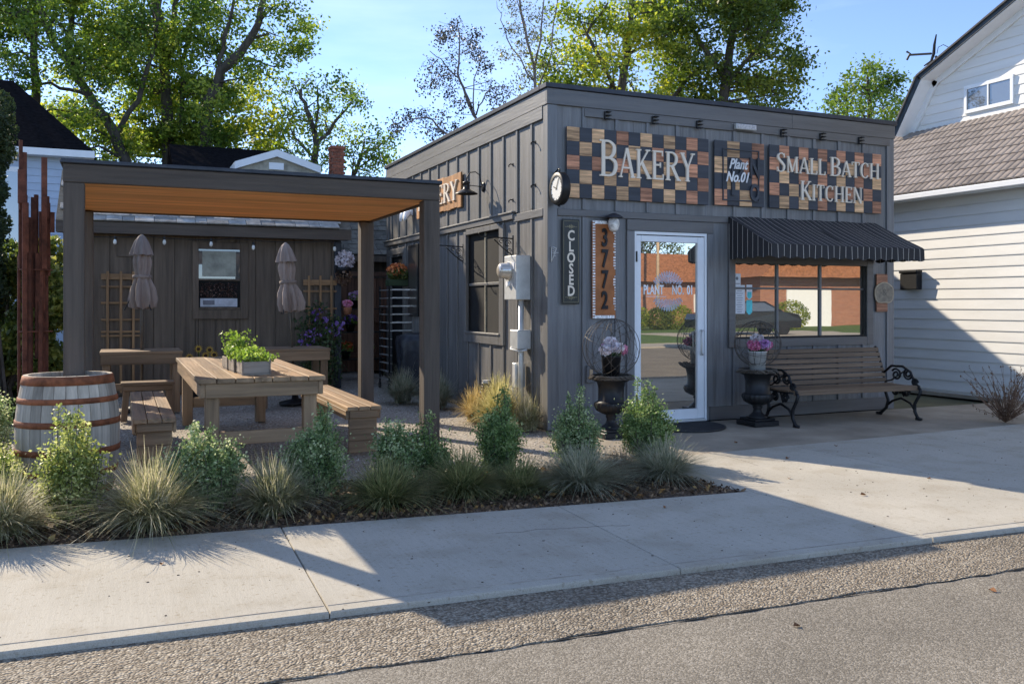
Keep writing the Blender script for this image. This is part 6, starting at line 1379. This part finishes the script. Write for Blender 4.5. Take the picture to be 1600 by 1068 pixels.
for x in (-6,-1,4.4): 
    q = MB(); q.box(x,x+1.7,4.0 if x < 3 else 5.6,4.08 if x < 3 else 5.68,1.0,2.4); wv = q.build('window', M_white, bh); q = MB(); q.box(x+.12,x+1.58,4.085 if x < 3 else 5.685,4.1 if x < 3 else 5.7,1.12,2.28); q.build('pane', M_glass3, wv)
bh2 = thing('brick_garage_house', 'orange brick house with garage across the road seen in the window glass', 'house', (38,-38,0))
q = MB(); q.box(-7,9,-4,4,0,3.0); q.build('wall', mbk, bh2); q = MB(); q.prism([(-7.6,3.0),(9.6,3.0),(7,5.0),(-5,5.0)], -4.6, 4.8, lambda u, v, w_: (u, w_, v)); q.build('roof', MC['rust_roof'], bh2)
q = MB(); q.box(-5,-1.5,4.0,4.08,0,2.3); q.build('garage_door', M_white, bh2); q = MB(); q.box(1,4,4.0,4.08,.9,2.2); q.build('window', M_glass3, bh2)
t = thing('parked_car', 'dark parked car across the road seen only in the window glass', 'car', (20.6,-22.6,0), R(14)); M_car = mat('car_paint', (.02,.022,.025), .12, .3, bump=0, var=.02)
prof = [(-2.3,.35),(-2.35,.7),(-2.2,.95),(-1.5,1.02),(-.9,1.48),(.7,1.5),(1.5,1.05),(2.2,.95),(2.35,.7),(2.3,.35)]
q = MB(); q.prism(prof[::-1], -.88, .88, lambda u, v, w_: (u, w_*(1-.12*max(0, v-1.0)*2), v)); q.build('body', M_car, t)
q = MB(); q.prism([(-1.35,1.06),(-.86,1.42),(.64,1.43),(1.30,1.08)][::-1], -.86, .86, lambda u, v, w_: (u, w_*(1.03-.24*max(0, v-1.0)), v)); q.build('window', M_glass3, t)
for x in (-1.45,1.45):
    for y in (-.82,.82): q = MB(); q.lathe([(.2,-.1),(.33,-.1),(.33,.1),(.2,.1)], 24); q.map(lambda p: (x+p.x, y+p.z, .33+p.y)); wq_ = q.build('wheel', M_iron, t); q = MB(); q.lathe([(.2,-.09),(.2,.09)], 16); q.map(lambda p: (x+p.x, y+p.z, .33+p.y)); q.build('rim', M_steel, wq_)
t = thing('utility_pole', 'pale utility pole across the road seen in the door glass', 'pole', (23.6,-33.8,0)); q = MB(); q.lathe([(.13,0),(.09,9)], 12); q.build('shaft', mat('pole_wood', (.45,.33,.22), .8), t, smooth=True); q = MB(); q.box(-1,1,-.06,.06,8.2,8.35); q.build('crossarm', MC['pole_wood'], t)
for i, (x, y, s_) in enumerate(((18.8,-30.4,.8),(20.2,-31.0,.95),(21.7,-30.8,.85),(23.1,-31.2,.95),(24.8,-30.7,.8),(28.5,-28.5,1.1))):
    rg = np.random.default_rng(70+i); n = 2500; v = rg.normal(size=(n,3)); v /= np.linalg.norm(v, axis=1)[:,None]; v *= rg.uniform(.4,1,n)[:,None]**.5; v *= np.array([1.0,.8,.75])*s_; v[:,2] += .7*s_; v = v[v[:,2] > 0]
    V, Fq = leaves(v, .11, 0, .6, rg); o = npmesh('garden_bush', V, Fq, ML2 if i % 2 else ML3, loc=(x,y,0)); tag(o, 'rounded garden bush before the brick bungalow, number %s from its left end in the reflection' % ('one','two','three','four','five','six')[i], 'bush', 'bushes across the road')
def simple_tree(lab, x, y, h, r, seed, m):
    rg = np.random.default_rng(seed); t = thing('street_tree', lab, 'tree', (x,y,0)); q = MB(); q.tube([(0,0,0),(.1,0,h*.4),(0,.1,h*.8)], [.25,.18,.06], 8); P = []
    for k in range(46):
        v = rg.normal(size=3); v /= np.linalg.norm(v); v *= rg.uniform(.3,1)**.5; c = np.array([v[0]*r, v[1]*r, h*.68+v[2]*h*.32]); q.tube([(0,0,h*.45),tuple(c*.6+np.array([0,0,h*.2])),tuple(c)], [.06,.03,.01], 4); P.append(rg.normal(size=(150,3))*.42+c)
    q.build('trunk', M_bark, t); V, Fq = leaves(np.concatenate(P), .2, 0, .6, rg); npmesh('crown', V, Fq, m, t)
simple_tree('leafy tree across the road seen above the bungalow in the door glass', 35,-54,9,4,81,ML3); simple_tree('leafy tree across the road seen in the shop window', 41,-30,5,2,82,ML2)
